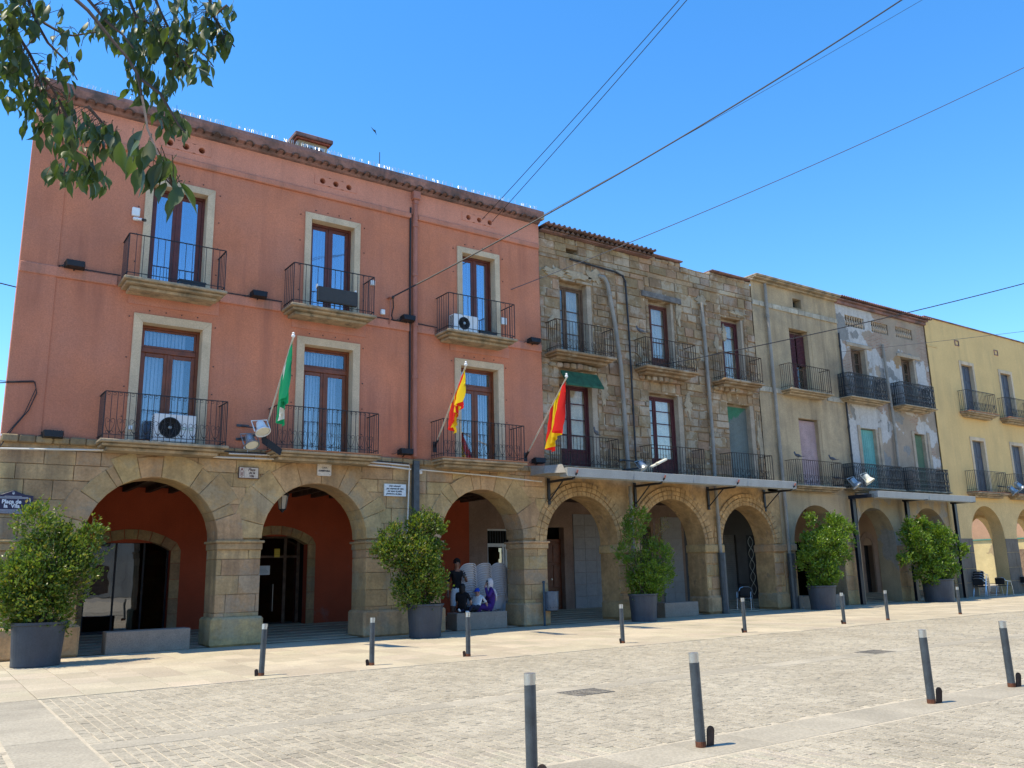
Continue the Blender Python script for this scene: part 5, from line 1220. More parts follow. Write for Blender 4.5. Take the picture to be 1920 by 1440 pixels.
mb = MB(); mb.prism([(8.30,4.10),(8.33,4.08),(8.65,4.08),(8.68,4.10),(8.68,4.38),(8.65,4.40),(8.33,4.40),(8.30,4.38)], -.075, -.03, .004, True); obj('slab', mb, M('white_marble', (.62,.56,.50), .4, .04, 3, 0), t)
text('CASA', 8.49, 4.27, -.078, .065, m_ink, t, bold=.001, sx=.9); text('CONSISTORIAL', 8.49, 4.19, -.078, .056, m_ink, t, bold=.0025, sx=.82)
mb = MB(); 
for x, z in ((8.34,4.12),(8.64,4.12),(8.34,4.36),(8.64,4.36)): mb.lathe([(.008,0),(.008,.004)], (x,-.079,z), 8, 'y')
obj('screws', mb, m_ink, t)
t = thing('tile_notice', 'white rectangular tile panel with four lines of black handwriting right of the second arch', 'notice', (10.5, -.06, 3.78))
m_wt = M('white_glazed_tile', (.70,.75,.76), .25, .03, 3, 0)
for i in range(3):
    for j in range(2): mb = MB(); mb.box(10.2+i*.217+.001, 10.2+(i+1)*.217-.001, -.075, -.03, 3.62+j*.165+.001, 3.62+(j+1)*.165-.001); obj('tile', mb, m_wt, t)
for k, s in enumerate(('Diari educació', 'per respecte als veïns', 'per amor al poble', 'porteu-lo a la plaça.')): text(s, 10.51+(.0, .01, .0, -.02)[k], 3.875-k*.07, -.078, .068, m_ink, t, shear=.2, bold=.0015, sx=.86)
t = thing('number_plate', 'small dark house number plate above the brown wooden door', 'house number', (19.05, BACK, 3.3)); mb = MB(); mb.box(19.0,19.13,BACK-.02,BACK,3.22,3.38); obj('plate', mb, m_black, t); text('2', 19.065, 3.26, BACK-.024, .11, m_wink, t)

# ============================================================ flags
def flag(base, tip, hoist, fly, cols, label, wide=.10, s0=.05):
    t = thing('flag', label, 'flag', base, 'flags on poles at the red building')
    b, e = Vector(base), Vector(tip); d = (b-e).normalized(); L = (b-e).length
    mb = MB(); mb.tube([b, e], .022, 8); obj('pole', mb, M('cream_pole', (.62,.58,.50), .5, .05, 3, 0), t)
    mb = MB(); mb.lathe([(.02,0),(.04,.02),(.045,.05),(.02,.08),(.035,.10),(.005,.13)], (e.x, e.y, e.z), 10); obj('finial', mb, m_white, t)
    mb = MB(); mb.tube([b-d*.35, b+d*.05], .035, 8); mb.box(b.x-.06, b.x+.06, b.y-.02, .0 if b.y < 0 else b.y+.02, b.z-.15, b.z+.15); obj('socket', mb, m_iron, t)
    side = Vector((1,0,0)); mb = MB(); nu, nv = 26, 30; vs = []
    for i in range(nu+1):
        for j in range(nv+1):
            s = s0+hoist*i/nu; v = j/nv
            p = e+d*(s+fly*.42*v)+Vector((0,0,-1))*fly*.80*v*(1-.15*i/nu)
            ph = i*.95+v*3; amp = wide*(v**.6)
            p = p+side*(math.sin(ph)*amp*.55+wide*.9*v*(i/nu-.35))+Vector((0,1,0))*math.cos(ph*1.3)*amp*.7
            if v == 0: p = e+d*s
            vs.append(p)
    fs = []; ms = []
    for i in range(nu):
        for j in range(nv): fs.append((i*(nv+1)+j, (i+1)*(nv+1)+j, (i+1)*(nv+1)+j+1, i*(nv+1)+j+1)); ms.append(cols[min(len(cols)-1, int(i/nu*len(cols)))])
    mb.v = [tuple(v) for v in vs]; mb.f = fs; mb.m = ms
    obj('cloth', mb, FL, t, smooth=True, fix=False)
    mb = MB(); return t
FL = [cloth_mat('green_cloth', (.0,.28,.12)), cloth_mat('white_cloth', (.75,.76,.74)), cloth_mat('yellow_cloth', (.88,.64,.01)), cloth_mat('red_cloth', (.72,.02,.015))]
flag((6.9,0,5.05), (6.42,-3.15,6.75), 1.3, 1.25, [0,0,1,1,0], 'limp green and white flag, leftmost flag on the red front', .15)
flag((11.79,0,5.05), (11.0,-3.0,6.68), 1.5, .85, [2,3]*4+[2], 'limp flag with thin yellow and red stripes before the right lower window', .17)
flag((14.93,0,4.93), (14.0,-3.3,6.65), 1.3, 1.35, [3,2,2,2,2,3], 'limp red, yellow and red flag at the boundary with the stone house', .20)

# ============================================================ spotlight clusters
def spot(x, y, z, s, label, pose):
    t = thing('lamp_cluster', label, 'spotlights', (x, 0, z), 'spotlight clusters on arms along the facades')
    mb = MB(); mb.tube([(x-.25*s,0,z-.05),(x-.1*s,y*.5,z-.05),(x,y,z)], .03, 6); mb.box(x-.32*s,x-.02,-.03,0,z-.09,z-.03); mb.box(x-.32*s,x-.02,-.03,0,z+.25,z+.31); mb.tube([(x-.2*s,0,z+.28),(x,y,z+.1)], .02, 5); obj('arm', mb, m_greymetal, t)
    for k, (dx, dy, dz, mat, tilt) in enumerate(pose):
        mb = MB(); prof = [(.03,.30),(.09,.29),(.11,.22),(.12,.1),(.17,.02),(.185,-.02),(.165,-.02),(.15,.03)]
        st = len(mb.v); mb.lathe([(r*s, h*s) for r, h in prof], (0,0,0), 18)
        Mx = Matrix.Translation((x+dx, y+dy, z+dz)) @ Matrix.Rotation(R(tilt), 4, 'Y') @ Matrix.Rotation(R(-32), 4, 'X'); mb.xf(Mx)
        h = obj('lamp_head', mb, mat, t); mb = MB(); mb.lathe([(.150*s, -.005), (.02, -.012)], (0,0,0), 16); mb.xf(Mx); obj('lamp_glass', mb, m_bulb, h)
        mb = MB(); mb.tube([Mx @ Vector(q) for q in ((-.19*s,0,.03),(-.19*s,0,.36*s),(.19*s,0,.36*s),(.19*s,0,.03))], .016*s, 4); obj('yoke', mb, mat, h)
    return t
m_gal = M('galvanised_lamp', (.34,.38,.40), .35, .1, 5, .05, metal=.5)
t = spot(6.52, -.85, 4.95, 1.0, 'white and grey round spotlights beside the green and white flag', [(.05,-.05,.02,m_white,-8),(-.12,.2,-.28,m_gal,-8)])
mb = MB(); mb.add([(6.6,-.75,4.72),(6.68,-.9,4.62),(7.02,-.9,4.42),(6.98,-.72,4.5),(6.62,-.75,4.88),(6.72,-.9,4.80),(7.06,-.9,4.58),(7.0,-.72,4.64)], [(0,1,2,3),(4,5,6,7),(0,1,5,4),(1,2,6,5),(2,3,7,6),(3,0,4,7)]); obj('black_projector', mb, m_lampblk, t)
m_ivory = P('ivory_enamel', (.68,.66,.54), .4)
t = spot(19.0, -1.1, 4.78, .9, 'grey spotlight with two ivory lamps above the long metal canopy', [(-.15,.1,-.1,m_gal,-15)])
mb = MB(); mb.bbox(19.15,19.6,-1.35,-1.2,4.86,4.93,.02); mb.bbox(19.1,19.55,-1.1,-.95,4.80,4.87,.02); mb.xf(Matrix.Translation((19.35,-1.2,4.86)) @ Matrix.Rotation(R(-22),4,'Y') @ Matrix.Translation((-19.35,1.2,-4.86))); obj('long_lamps', mb, m_ivory, t)
spot(30.55, -.95, 4.70, 1.15, 'grey and ivory spotlights on the corner between the rendered and peeling houses', [(-.15,.1,-.12,m_gal,-15),(.45,-.1,.05,m_ivory,-15)])
spot(43.6, -.8, 4.85, 1.1, 'grey spotlights on the yellow house at the right edge', [(-.2,.1,-.1,m_gal,-15),(.3,0,.1,m_gal,-15)])

# ============================================================ lanterns in the arches
def lantern(x, y, z, label):
    t = thing('wall_lantern', label, 'lantern', (x, y, z), 'old iron lanterns hanging in the arches')
    mb = MB(); 
    for k in range(6): a = PI*k/3; mb.tube([(x+.15*math.cos(a), y+.15*math.sin(a), z+.36), (x+.09*math.cos(a), y+.09*math.sin(a), z)], .009, 4)
    for r, h in ((.155,.36),(.095,0)): mb.tube([(x+r*math.cos(PI*k/3), y+r*math.sin(PI*k/3), z+h) for k in range(7)], .011, 4, False)
    mb.lathe([(.19,.36),(.12,.44),(.05,.48),(.06,.52),(.0,.58)], (x,y,z), 6); mb.lathe([(.02,-.08),(.08,0)], (x,y,z), 6); mb.tube([(x,y,z+.55),(x,y+.1,z+.62),(x+.0,y+.5,z+.5)], .014, 5); obj('iron_frame', mb, m_iron, t)
    mb = MB(); n = 6
    for k in range(n): a, b_ = PI*k/3, PI*(k+1)/3; mb.quad((x+.145*math.cos(a),y+.145*math.sin(a),z+.35),(x+.145*math.cos(b_),y+.145*math.sin(b_),z+.35),(x+.088*math.cos(b_),y+.088*math.sin(b_),z+.01),(x+.088*math.cos(a),y+.088*math.sin(a),z+.01))
    obj('lantern_glass', mb, M('milky_glass', (.40,.36,.30), .3, .05, 3, 0), t)
lantern(7.65, .6, 3.25, 'old iron lantern in the left of the second arch'); lantern(29.4, 1.6, 3.25, 'old iron lantern in the arch behind the fourth shrub'); lantern(37.3, 1.6, 3.3, 'old iron lantern in the arch behind the last shrub')

# ============================================================ canopies
def canopy(x0, x1, y, zf, zb_, brackets, label, posts=(), panels=1):
    t = thing('canopy', label, 'canopy', ((x0+x1)/2, 0, zf))
    nP = panels
    for p_ in range(nP):
        a = x0+(x1-x0)*p_/nP+.005; c = x0+(x1-x0)*(p_+1)/nP-.005; mb = MB()
        mb.add([(a,y,zf-.11),(c,y,zf-.11),(c,y-.03,zf+.12),(a,y-.03,zf+.12),(a,y+.05,zf+.14),(c,y+.05,zf+.14)], [(0,1,2,3),(3,2,5,4)])
        for q in range(3): mb.box(a, c, y+.0+q*.07, y+.05+q*.07, zf-.125-q*.012, zf-.105-q*.012)
        mb.box(a, a+.02, y-.02, y+.35, zf-.12, zf+.13); mb.box(c-.02, c, y-.02, y+.35, zf-.12, zf+.13)
        obj('fascia', mb, M('pale_grey_metal', (.36,.37,.36), .45, .06, 1.2, .05, 30, streak=.3), t)
        mb = MB(); k = int((-.2-(y+.05))/-.14) if False else 9
        for q in range(k):
            ya, yb = y+.05+(-.15-y-.05)*q/k, y+.05+(-.15-y-.05)*(q+1)/k; za, zb2 = zf-.02+(zb_-zf)*q/k, zf-.02+(zb_-zf)*(q+1)/k
            ym = (ya+yb)/2; zm = (za+zb2)/2+.03
            mb.quad((a,ya,za),(c,ya,za),(c,ym,zm),(a,ym,zm)); mb.quad((a,ym,zm),(c,ym,zm),(c,yb,zb2),(a,yb,zb2))
        obj('ribbed_panel', mb, MATS['pale_grey_metal'], t)
    for x in brackets:
        mb = MB(); mb.box(x-.03, x+.03, y+.1, -.03, zf-.2, zf-.13); mb.tube([(x, y+.1, zf-.15), (x, y-.06, zf-.02)], .03, 5); mb.tube([(x,-.04,zf-.75),(x,y*.55,zf-.18)], .022, 5); mb.box(x-.045,x+.045,-.07,-.02,zf-.85,zf-.05); obj('bracket', mb, m_iron, t)
        mb = MB(); mb.tube([(x, y-.06, zf-.02), (x, y-.1, zf+.06)], .028, 6); obj('bracket_tip', mb, P('red_tip', (.30,.10,.08), .6), t)
    for x in posts:
        mb = MB(); w = .1; yp = -.28
        mb.box(x-w, x+w, yp-.06, yp-.045, 0, zf-.1); mb.box(x-w, x+w, yp+.045, yp+.06, 0, zf-.1); mb.box(x-.008, x+.008, yp-.045, yp+.045, 0, zf-.1); mb.box(x-w*.9, x+w*.9, y+.0, -.15, zf-.14, zf-.0); obj('post', mb, M('black_blue_paint', (.012,.017,.028), .4, .1, 3, .02), t)
canopy(15.42, 25.9, -1.38, 4.38, 4.42, (15.75, 19.3, 22.75, 25.75), 'long pale grey metal canopy over the arches of the stone house', panels=4)
mb = MB(); mb.add([(14.95,-.9,4.36),(15.4,-1.36,4.36),(15.4,-.2,4.36),(14.95,-.2,4.36),(15.05,-.8,4.6),(15.4,-1.2,4.62),(15.4,-.2,4.66),(15.0,-.2,4.66)], [(0,1,2,3),(4,5,6,7),(0,1,5,4),(2,3,7,6),(3,0,4,7),(1,2,6,5)])
tag(obj('canopy_end_box', mb, m_pipe, None, (15.2,-.6,4.4)), 'grey boxed end at the left of the long canopy', 'canopy end')
canopy(31.15, 38.6, -1.2, 4.26, 4.36, (), 'two-part grey metal canopy on black posts over the arches of the peeling house', (30.85, 34.68, 38.5), 2)

# ============================================================ stacked plastic chairs
def stack_chair():
    mb = MB(); w, n = .26, 10; vs = []; fs = []
    # curved back rest: rows from seat level to the arched top
    rows = 5
    for i in range(rows+1):
        for j in range(n+1):
            a = -1.15+2.3*j/n; x = w*math.sin(a)*1.06; y = -.235*math.cos(a)-.02
            top = .43+.40*math.sqrt(max(0, 1-(abs(a)/1.32)**2.6)); z = .43+(top-.43)*i/rows
            vs.append((x, y-.11*(i/rows), z))
    for i in range(rows):
        for j in range(n): fs.append((i*(n+1)+j, i*(n+1)+j+1, (i+1)*(n+1)+j+1, (i+1)*(n+1)+j))
    mb.add(vs, fs)
    rim = [(v[0]*1.14, v[1]-.05, v[2]+.006) for v in (vs[rows*(n+1)+j] for j in range(n+1))]; mb.tube(rim, .013, 5, False)
    mb.add(rim+[vs[rows*(n+1)+j] for j in range(n+1)], [(j, j+1, n+2+j, n+1+j) for j in range(n)])
    mb.bbox(-.21, .21, -.2, .22, .40, .425, .01)
    for s in (-1, 1):
        mb.tube([(s*.2,-.2,.42),(s*.235,-.27,0)], .022, 5); mb.tube([(s*.2,.2,.42),(s*.235,.25,0)], .022, 5); mb.tube([(s*.25,-.1,.60),(s*.26,.15,.63),(s*.235,.22,.42)], .018, 5)
    for k in range(5): x = -.16+k*.08; mb.tube([(x,-.215,.42),(x*1.2,-.27,.10)], .010, 4)
    return mb
cm = None
for si, (x, y, nch, where) in enumerate(((13.42,1.15,15,'first stack, behind the standing boy'), (14.05,1.3,15,'second stack from the left'), (14.62,1.35,15,'third stack, behind the woman in purple'), (15.28,1.45,15,'fourth stack, half behind the pier'))):
    for k in range(nch):
        lab = 'white plastic chair in the '+where+(', topmost chair' if k == nch-1 else ', bottom chair' if k == 0 else ', nested mid-stack')
        if cm is None: o = obj('plastic_chair', stack_chair(), m_plast, None, (0,0,0)); cm = o.data
        else: o = bpy.data.objects.new('plastic_chair', cm); COL.objects.link(o)
        o.location = (x+rand(-.004,.004), y+k*.004, .05+k*.067); o.rotation_euler = (0, 0, R(rand(-1.5,1.5)))
        tag(o, lab, 'chair', 'stacked white plastic chairs under the third arch: '+where.split(',')[0] if False else 'white plastic chairs stacked under the arch')

# ============================================================ cafe chairs by the yellow arcade
m_alu = M('aluminium_tube', (.55,.57,.60), .3, .05, 4, 0, metal=.8, fine=0)
c0 = thing('cafe_chair', 'x', 'chair', (0,0,0), 'aluminium cafe chairs by the yellow arcade')
mb = MB()
for s in (-1, 1):
    mb.tube([(s*.25,.26,0),(s*.25,.2,.42),(s*.25,.14,.64),(s*.26,-.1,.66),(s*.24,-.24,.68),(s*.2,-.28,.78)], .014, 6); mb.tube([(s*.25,-.3,0),(s*.25,-.08,.64)], .014, 6)
mb.tube([(-.2,-.28,.78),(-.1,-.32,.82),(.1,-.32,.82),(.2,-.28,.78)], .014, 6); mb.tube([(-.24,-.2,.43),(.24,-.2,.43)], .012, 5); mb.tube([(-.24,.22,.43),(.24,.22,.43)], .012, 5)
obj('tube_frame', mb, m_alu, c0)
mb = MB(); mb.bbox(-.23,.23,-.22,.24,.43,.455,.01); obj('seat', mb, m_black, c0)
mb = MB(); mb.bbox(-.22,.22,-.30,-.275,.5,.79,.01); obj('backrest', mb, m_black, c0)
cs = [(39.9,-.25,0,-80,'lowest cafe chair of the stack before the yellow arcade'), (39.95,-.25,.11,-80,'second cafe chair up in the stack before the yellow arcade'), (40.0,-.25,.22,-80,'third cafe chair up in the stack before the yellow arcade'), (40.05,-.25,.33,-80,'topmost cafe chair of the stack before the yellow arcade'),
      (41.7,-.4,0,-95,'single cafe chair standing right of the stack, seen from its side'), (41.0,.35,0,-60,'cafe chair standing behind the gap between stack and single chair'), (44.3,-.3,0,-100,'cafe chair at the right edge of the photo'), (25.35,.9,0,120,'cafe chair leg and arm showing left of the fourth shrub'), (31.4,.6,0,40,'cafe chair half hidden left of the last planter')]
for i, (x, y, z, rz, lab) in enumerate(cs):
    o = c0 if i == 0 else dup(c0, (x, y, z)); o.location = (x, y, z); o.rotation_euler = (0, 0, R(rz)); o['label'] = lab
for x, y, l in ((41.5, 1.4, 'left one of two slim folded parasol poles in the yellow arcade'), (41.9, 1.5, 'right one of two slim folded parasol poles in the yellow arcade')):
    mb = MB(); mb.tube([(x,y,0),(x,y,2.1)], .025, 6); mb.lathe([(.25,0),(.22,.08),(.04,.1)], (x,y,0), 12); tag(obj('pole', mb, m_greymetal, None, (x,y,0)), l, 'pole')

# ============================================================ birds
def pigeon(x, y, z, rz, label, mat=None, s=1.):
    t = thing('pigeon', label, 'bird', (x, y, z)); mb = MB()
    mb.lathe([(.005,-.15),(.03,-.11),(.055,-.04),(.06,.02),(.045,.09),(.02,.13)], (0,0,0), 10, 'x'); mb.xf(Matrix.Rotation(R(-22),4,'Y'))
    st = len(mb.v); mb.lathe([(.02,-.04),(.028,0),(.026,.03),(.008,.05)], (.13,0,.13), 8); mb.tube([(.15,0,.14),(.185,0,.13)], .008, 4, r1=.002); mb.tube([(.1,0,.05),(.125,0,.12)], .032, 8, r1=.024)
    mb.box(-.24,-.1,-.03,.03,-.06,-.045)
    for q in (-.02,.02): mb.tube([(.0,q,-.04),(.01,q,-.12)], .005, 4)
    mb.xf(Matrix.Translation((x,y,z+.12*s)) @ Matrix.Rotation(R(rz),4,'Z') @ Matrix.Scale(s,4)); obj('body', mb, mat or M('pigeon_grey', (.10,.11,.13), .7, .2, 20, .1), t)
pigeon(26.3, .35, .0, 30, 'pale pigeon walking on the pavement under the grey house', M('pale_pigeon', (.45,.45,.47), .7, .15, 20, .1))
pigeon(17.3, -.57, 5.66, 200, 'dark pigeon on the lower left rail of the stone house')
pigeon(19.45, -.57, 9.32, 150, 'dark pigeon at the upper middle rail of the stone house')
pigeon(27.35, -.5, 5.53, 100, 'dark pigeon on the left end of the lower rail of the rendered house')
pigeon(29.5, -.5, 5.53, 100, 'dark pigeon near the right end of the lower rail of the rendered house')
t = thing('swift', 'small dark bird flying in the blue sky above the red building', 'bird', (23.9, 30, 32.4)); mb = MB()
mb.add([(-.35,0,.25),(-.1,0,.06),(0,0,.12),(.05,0,0),(.12,0,-.3),(0,0,-.1),(-.1,0,-.05),(-.05,.05,.02),(-.05,-.05,.02)], [(0,1,7),(1,2,3,7),(3,4,5,7),(5,6,7),(6,0,7),(0,8,1),(1,8,3,2),(3,8,5,4),(5,8,6),(6,8,0)]); mb.v = [(v[0]+23.9, v[1]+30, v[2]+32.4) for v in mb.v]; obj('body', mb, m_black, t)

# ============================================================ people
def skin_body(pts, edges, root, subdiv=2):
    names = list(pts); me = bpy.data.meshes.new('body'); me.from_pydata([pts[n][:3] for n in names], [(names.index(a), names.index(b)) for a, b in edges], [])
    o = bpy.data.objects.new('tmpbody', me); COL.objects.link(o); o.modifiers.new('s', 'SKIN'); 
    sv = me.skin_vertices[0].data
    for i, n in enumerate(names):
        r = pts[n][3]; sv[i].radius = r if isinstance(r, tuple) else (r, r); sv[i].use_root = (n == root)
    ss = o.modifiers.new('u', 'SUBSURF'); ss.levels = subdiv; ss.render_levels = subdiv
    dg = bpy.context.evaluated_depsgraph_get(); dg.update(); nm = bpy.data.meshes.new_from_object(o.evaluated_get(dg)); bpy.data.objects.remove(o); return nm
def person(label, loc, rz, pts, mats, cols, scale=1., hair=None, extra=None, headn='head', face=1):
    """pts: joint -> (x, y, z, radius); the figure faces -y in its own frame. cols: list of (joint prefix set, material index)"""
    E_ = [e for e in EDG if e[0] in pts and e[1] in pts]
    t = thing('person', label, 'person', loc); t.rotation_euler = (0, 0, R(rz)); t.scale = (scale,)*3
    me = skin_body(pts, E_, 'pelvis')
    names = list(pts); segs = [(Vector(pts[a][:3]), Vector(pts[b][:3]), a, b) for a, b in E_]
    for m in mats: me.materials.append(m)
    for p in me.polygons:
        c = p.center; best = 9; who = None
        for a, b, na, nb in segs:
            ab = b-a; tt = max(0, min(1, (c-a).dot(ab)/max(1e-9, ab.length_squared))); d = (c-(a+ab*tt)).length
            if d < best: best = d; who = (na, nb, tt)
        na, nb, tt = who; k = cols.get((na, nb)); p.material_index = (k(tt) if callable(k) else k) if k is not None else 0; p.use_smooth = True
    o = bpy.data.objects.new('body', me); COL.objects.link(o); o.parent = t; ORG[o.name] = Vector((0,0,0))
    h = Vector(pts[headn][:3]); 
    def part(name, mb, mat, smooth=True): o = obj(name, mb, mat, None, origin=(0,0,0), smooth=smooth); o.parent = t; return o
    if face:
        hr = HEADROT.get(label, Matrix.Identity(4)); T = Matrix.Translation(h) @ hr
        mb = MB()
        for s in (-1, 1): mb.lathe([(.004,-.004),(.012,0),(.004,.004)], (s*.033,-.088,.015), 8, 'y')
        mb.xf(T); part('eyes', mb, m_black)
        mb = MB(); mb.add([(0,-.115,-.015),(-.016,-.088,-.022),(.016,-.088,-.022),(0,-.09,.02)], [(0,1,3),(0,3,2),(0,2,1)]); mb.bbox(-.024,.024,-.093,-.082,-.052,-.044,.003)
        for s in (-1,1): mb.lathe([(.006,-.01),(.026,-.006),(.026,.006),(.006,.01)], (s*.083,0,0), 8, 'x')
        mb.xf(T); part('face_features', mb, mats[0])
    return t, part, h
HEADROT = {}
EDG = [('pelvis','waist'),('waist','chest'),('chest','neck'),('neck','head'),('head','crown'),('chest','shL'),('shL','elL'),('elL','haL'),('haL','fiL'),('chest','shR'),('shR','elR'),('elR','haR'),('haR','fiR'),
       ('pelvis','hiL'),('hiL','knL'),('knL','anL'),('anL','toL'),('pelvis','hiR'),('hiR','knR'),('knR','anR'),('anR','toR')]
def cols_for(top, bot, skin=0, sleeve=.5, shorts=None, shoe=3):
    d = {e: skin for e in EDG}
    for e in (('pelvis','waist'),): d[e] = lambda t: bot if t < .35 else top
    for e in (('waist','chest'),): d[e] = top
    d[('chest','neck')] = lambda t: top if t < .6 else skin
    for s in 'LR':
        d[('chest','sh'+s)] = top; d[('sh'+s,'el'+s)] = lambda t: top if t < sleeve else skin
        d[('el'+s,'ha'+s)] = (lambda t: top if sleeve > 1 and t < .85 else skin)
        d[('pelvis','hi'+s)] = bot; d[('hi'+s,'kn'+s)] = (lambda t: bot if (t < .85 or not shorts) else skin); d[('kn'+s,'an'+s)] = (skin if shorts else bot); d[('an'+s,'to'+s)] = shoe
    return d
m_skin = M('brown_skin', (.26,.135,.085), .6, .05, 8, 0, fine=0); m_skin2 = M('tan_skin', (.42,.25,.18), .6, .05, 8, 0, fine=0)
m_tblack = M('black_cotton', (.012,.012,.014), .9, .1, 8, .2); m_twhite = M('white_cotton', (.70,.70,.68), .9, .05, 8, .2); m_navy = M('navy_cloth', (.015,.018,.04), .9, .1, 8, .2); m_purple = M('purple_cloth', (.055,.018,.16), .8, .15, 6, .4)
m_hair = M('black_hair', (.012,.010,.009), .6, .2, 30, .6)
def fingers(part, base, d, mat, side, L=.075):
    """five curled fingers leaving the palm end"""
    b = Vector(base); d = Vector(d).normalized(); s = d.cross(Vector((0,0,1))); s = s.normalized() if s.length > .1 else Vector((1,0,0)); dn = s.cross(d)
    mb = MB()
    for k, l in enumerate((.85, 1, .95, .75)):
        o = b+s*(k-1.5)*.017; mb.tube([o-d*.02, o+d*L*.45*l, o+d*L*.8*l-dn*.012*side, o+d*L*l-dn*.03*side], .0085, 5, r1=.006)
    mb.tube([b-d*.05+s*.03*side, b-d*.01+s*.05*side, b+d*.025+s*.048*side], .0095, 5, r1=.007)
    part('fingers', mb, mat)
# standing boy in black with white shorts
pts = dict(pelvis=(0,0,.95,(.15,.11)), waist=(0,0,1.10,(.135,.095)), chest=(0,.0,1.36,(.17,.11)), neck=(0,.0,1.50,.052), head=(0,-.02,1.63,(.082,.095)), crown=(0,-.0,1.70,(.062,.072)),
    shL=(.19,0,1.43,.058), elL=(.27,-.02,1.17,.043), haL=(.16,-.22,1.28,.032), fiL=(.12,-.27,1.30,.026), shR=(-.19,0,1.43,.058), elR=(-.25,.03,1.15,.043), haR=(-.26,-.02,.90,.03), fiR=(-.26,-.04,.83,.026),
    hiL=(.10,0,.88,.10), knL=(.11,-.02,.50,.078), anL=(.11,.03,.09,.042), toL=(.13,-.14,.04,.042), hiR=(-.10,0,.88,.10), knR=(-.12,-.02,.50,.078), anR=(-.12,.04,.09,.042), toR=(-.15,-.13,.04,.042))
HEADROT['k'] = None; HEADROT.clear()
L_ = 'boy with dark curly hair standing in a black T-shirt and white shorts beside the chairs'
HEADROT[L_] = Matrix.Rotation(R(35), 4, 'Z')
t, part, h = person(L_, (13.06, .95, .03), -12, pts, [m_skin, m_tblack, m_twhite, m_tblack], cols_for(1, 2, sleeve=.95, shorts=True), 1.09)
mb = MB()
for _ in range(90):
    a, e = rand(0, 2*PI), rand(.0, 1.5); p = h+Vector((math.cos(a)*math.cos(e)*.088, math.sin(a)*math.cos(e)*.092+.015, math.sin(e)*.11+.04))
    if p.y < h.y-.06 and p.z < h.z+.07: continue
    mb.lathe([(.003,-.022),(.02,-.01),(.022,.008),(.004,.022)], p, 6)
part('hair', mb, m_hair); fingers(part, (-.26,-.04,.83), (0,-.15,-1), m_skin, 1); fingers(part, (.12,-.27,1.30), (-.6,-.6,.2), m_skin, -1)
mb = MB(); mb.bbox(.06,.12,-.33,-.31,1.27,1.41,.005); part('phone', mb, m_black)
# boy in black sitting on the bench, back to us
def seated(twist=0):
    return dict(pelvis=(0,0,.10,(.16,.12)), waist=(0,-.02,.26,(.135,.1)), chest=(0,-.02,.50,(.165,.11)), neck=(0,-.04,.62,.05), head=(.01,-.07,.73,(.08,.094)), crown=(.01,-.06,.80,(.06,.07)),
    shL=(.18,-.02,.55,.055), elL=(.25,-.12,.33,.042), haL=(.18,-.33,.24,.032), fiL=(.15,-.40,.24,.026), shR=(-.18,-.02,.55,.055), elR=(-.25,-.1,.33,.042), haR=(-.17,-.32,.24,.032), fiR=(-.14,-.39,.24,.026),
    hiL=(.10,-.08,.09,.095), knL=(.13,-.45,.12,.068), anL=(.13,-.50,-.33,.042), toL=(.13,-.66,-.38,.042), hiR=(-.10,-.08,.09,.095), knR=(-.13,-.45,.12,.068), anR=(-.13,-.50,-.33,.042), toR=(-.13,-.66,-.38,.042))
L_ = 'long-haired child in black sitting cross-legged at the left end of the bench'
pts = seated(); pts.update(knL=(.30,-.25,.10,.062), anL=(-.02,-.28,.05,.042), toL=(-.18,-.20,.05,.045), knR=(-.30,-.25,.10,.062), anR=(.04,-.36,.06,.042), toR=(.2,-.3,.06,.045), haL=(.20,-.25,.15,.032), fiL=(.18,-.3,.12,.026), haR=(-.2,-.25,.15,.032), fiR=(-.18,-.3,.12,.026))
HEADROT[L_] = Matrix.Rotation(R(-20), 4, 'Z')
t, part, h = person(L_, (12.78, .22, .47), 120, pts, [m_skin2, m_tblack, m_tblack, m_twhite], cols_for(1, 2, sleeve=.9), .93)
mb = MB(); mb.lathe([(.03,.125),(.07,.11),(.094,.06),(.098,0),(.095,-.08),(.09,-.16),(.05,-.2)], (h.x, h.y+.03, h.z-.0), 14); mb.xf(Matrix.Identity(4)); part('hair', mb, m_hair)
fingers(part, (.18,-.3,.12), (-.1,-1,-.2), m_skin2, 1); fingers(part, (-.18,-.3,.12), (.1,-1,-.2), m_skin2, -1)
# child in white T-shirt and blue cap leaning back on an arm
L_ = 'child in a white T-shirt and blue cap leaning back on one arm on the bench'
pts = seated(); pts.update(waist=(0,.03,.22,(.12,.09)), chest=(0,.10,.42,(.14,.1)), neck=(0,.10,.53,.045), head=(0,.06,.62,(.075,.088)), crown=(0,.07,.68,(.057,.066)), shL=(.16,.12,.46,.05), elL=(.22,.26,.26,.038), haL=(.22,.33,.05,.028), fiL=(.22,.36,.02,.024), shR=(-.16,.12,.46,.05), elR=(-.24,.05,.28,.038), haR=(-.2,-.15,.22,.028), fiR=(-.18,-.2,.22,.024),
    knL=(.11,-.36,.22,.06), anL=(.11,-.55,.02,.038), toL=(.11,-.70,.04,.04), knR=(-.1,-.38,.10,.06), anR=(-.1,-.72,.05,.038), toR=(-.1,-.80,.13,.04))
t, part, h = person(L_, (13.28, .26, .47), -70, pts, [m_skin2, m_twhite, m_navy, m_twhite], cols_for(1, 2, sleeve=.8), .88)
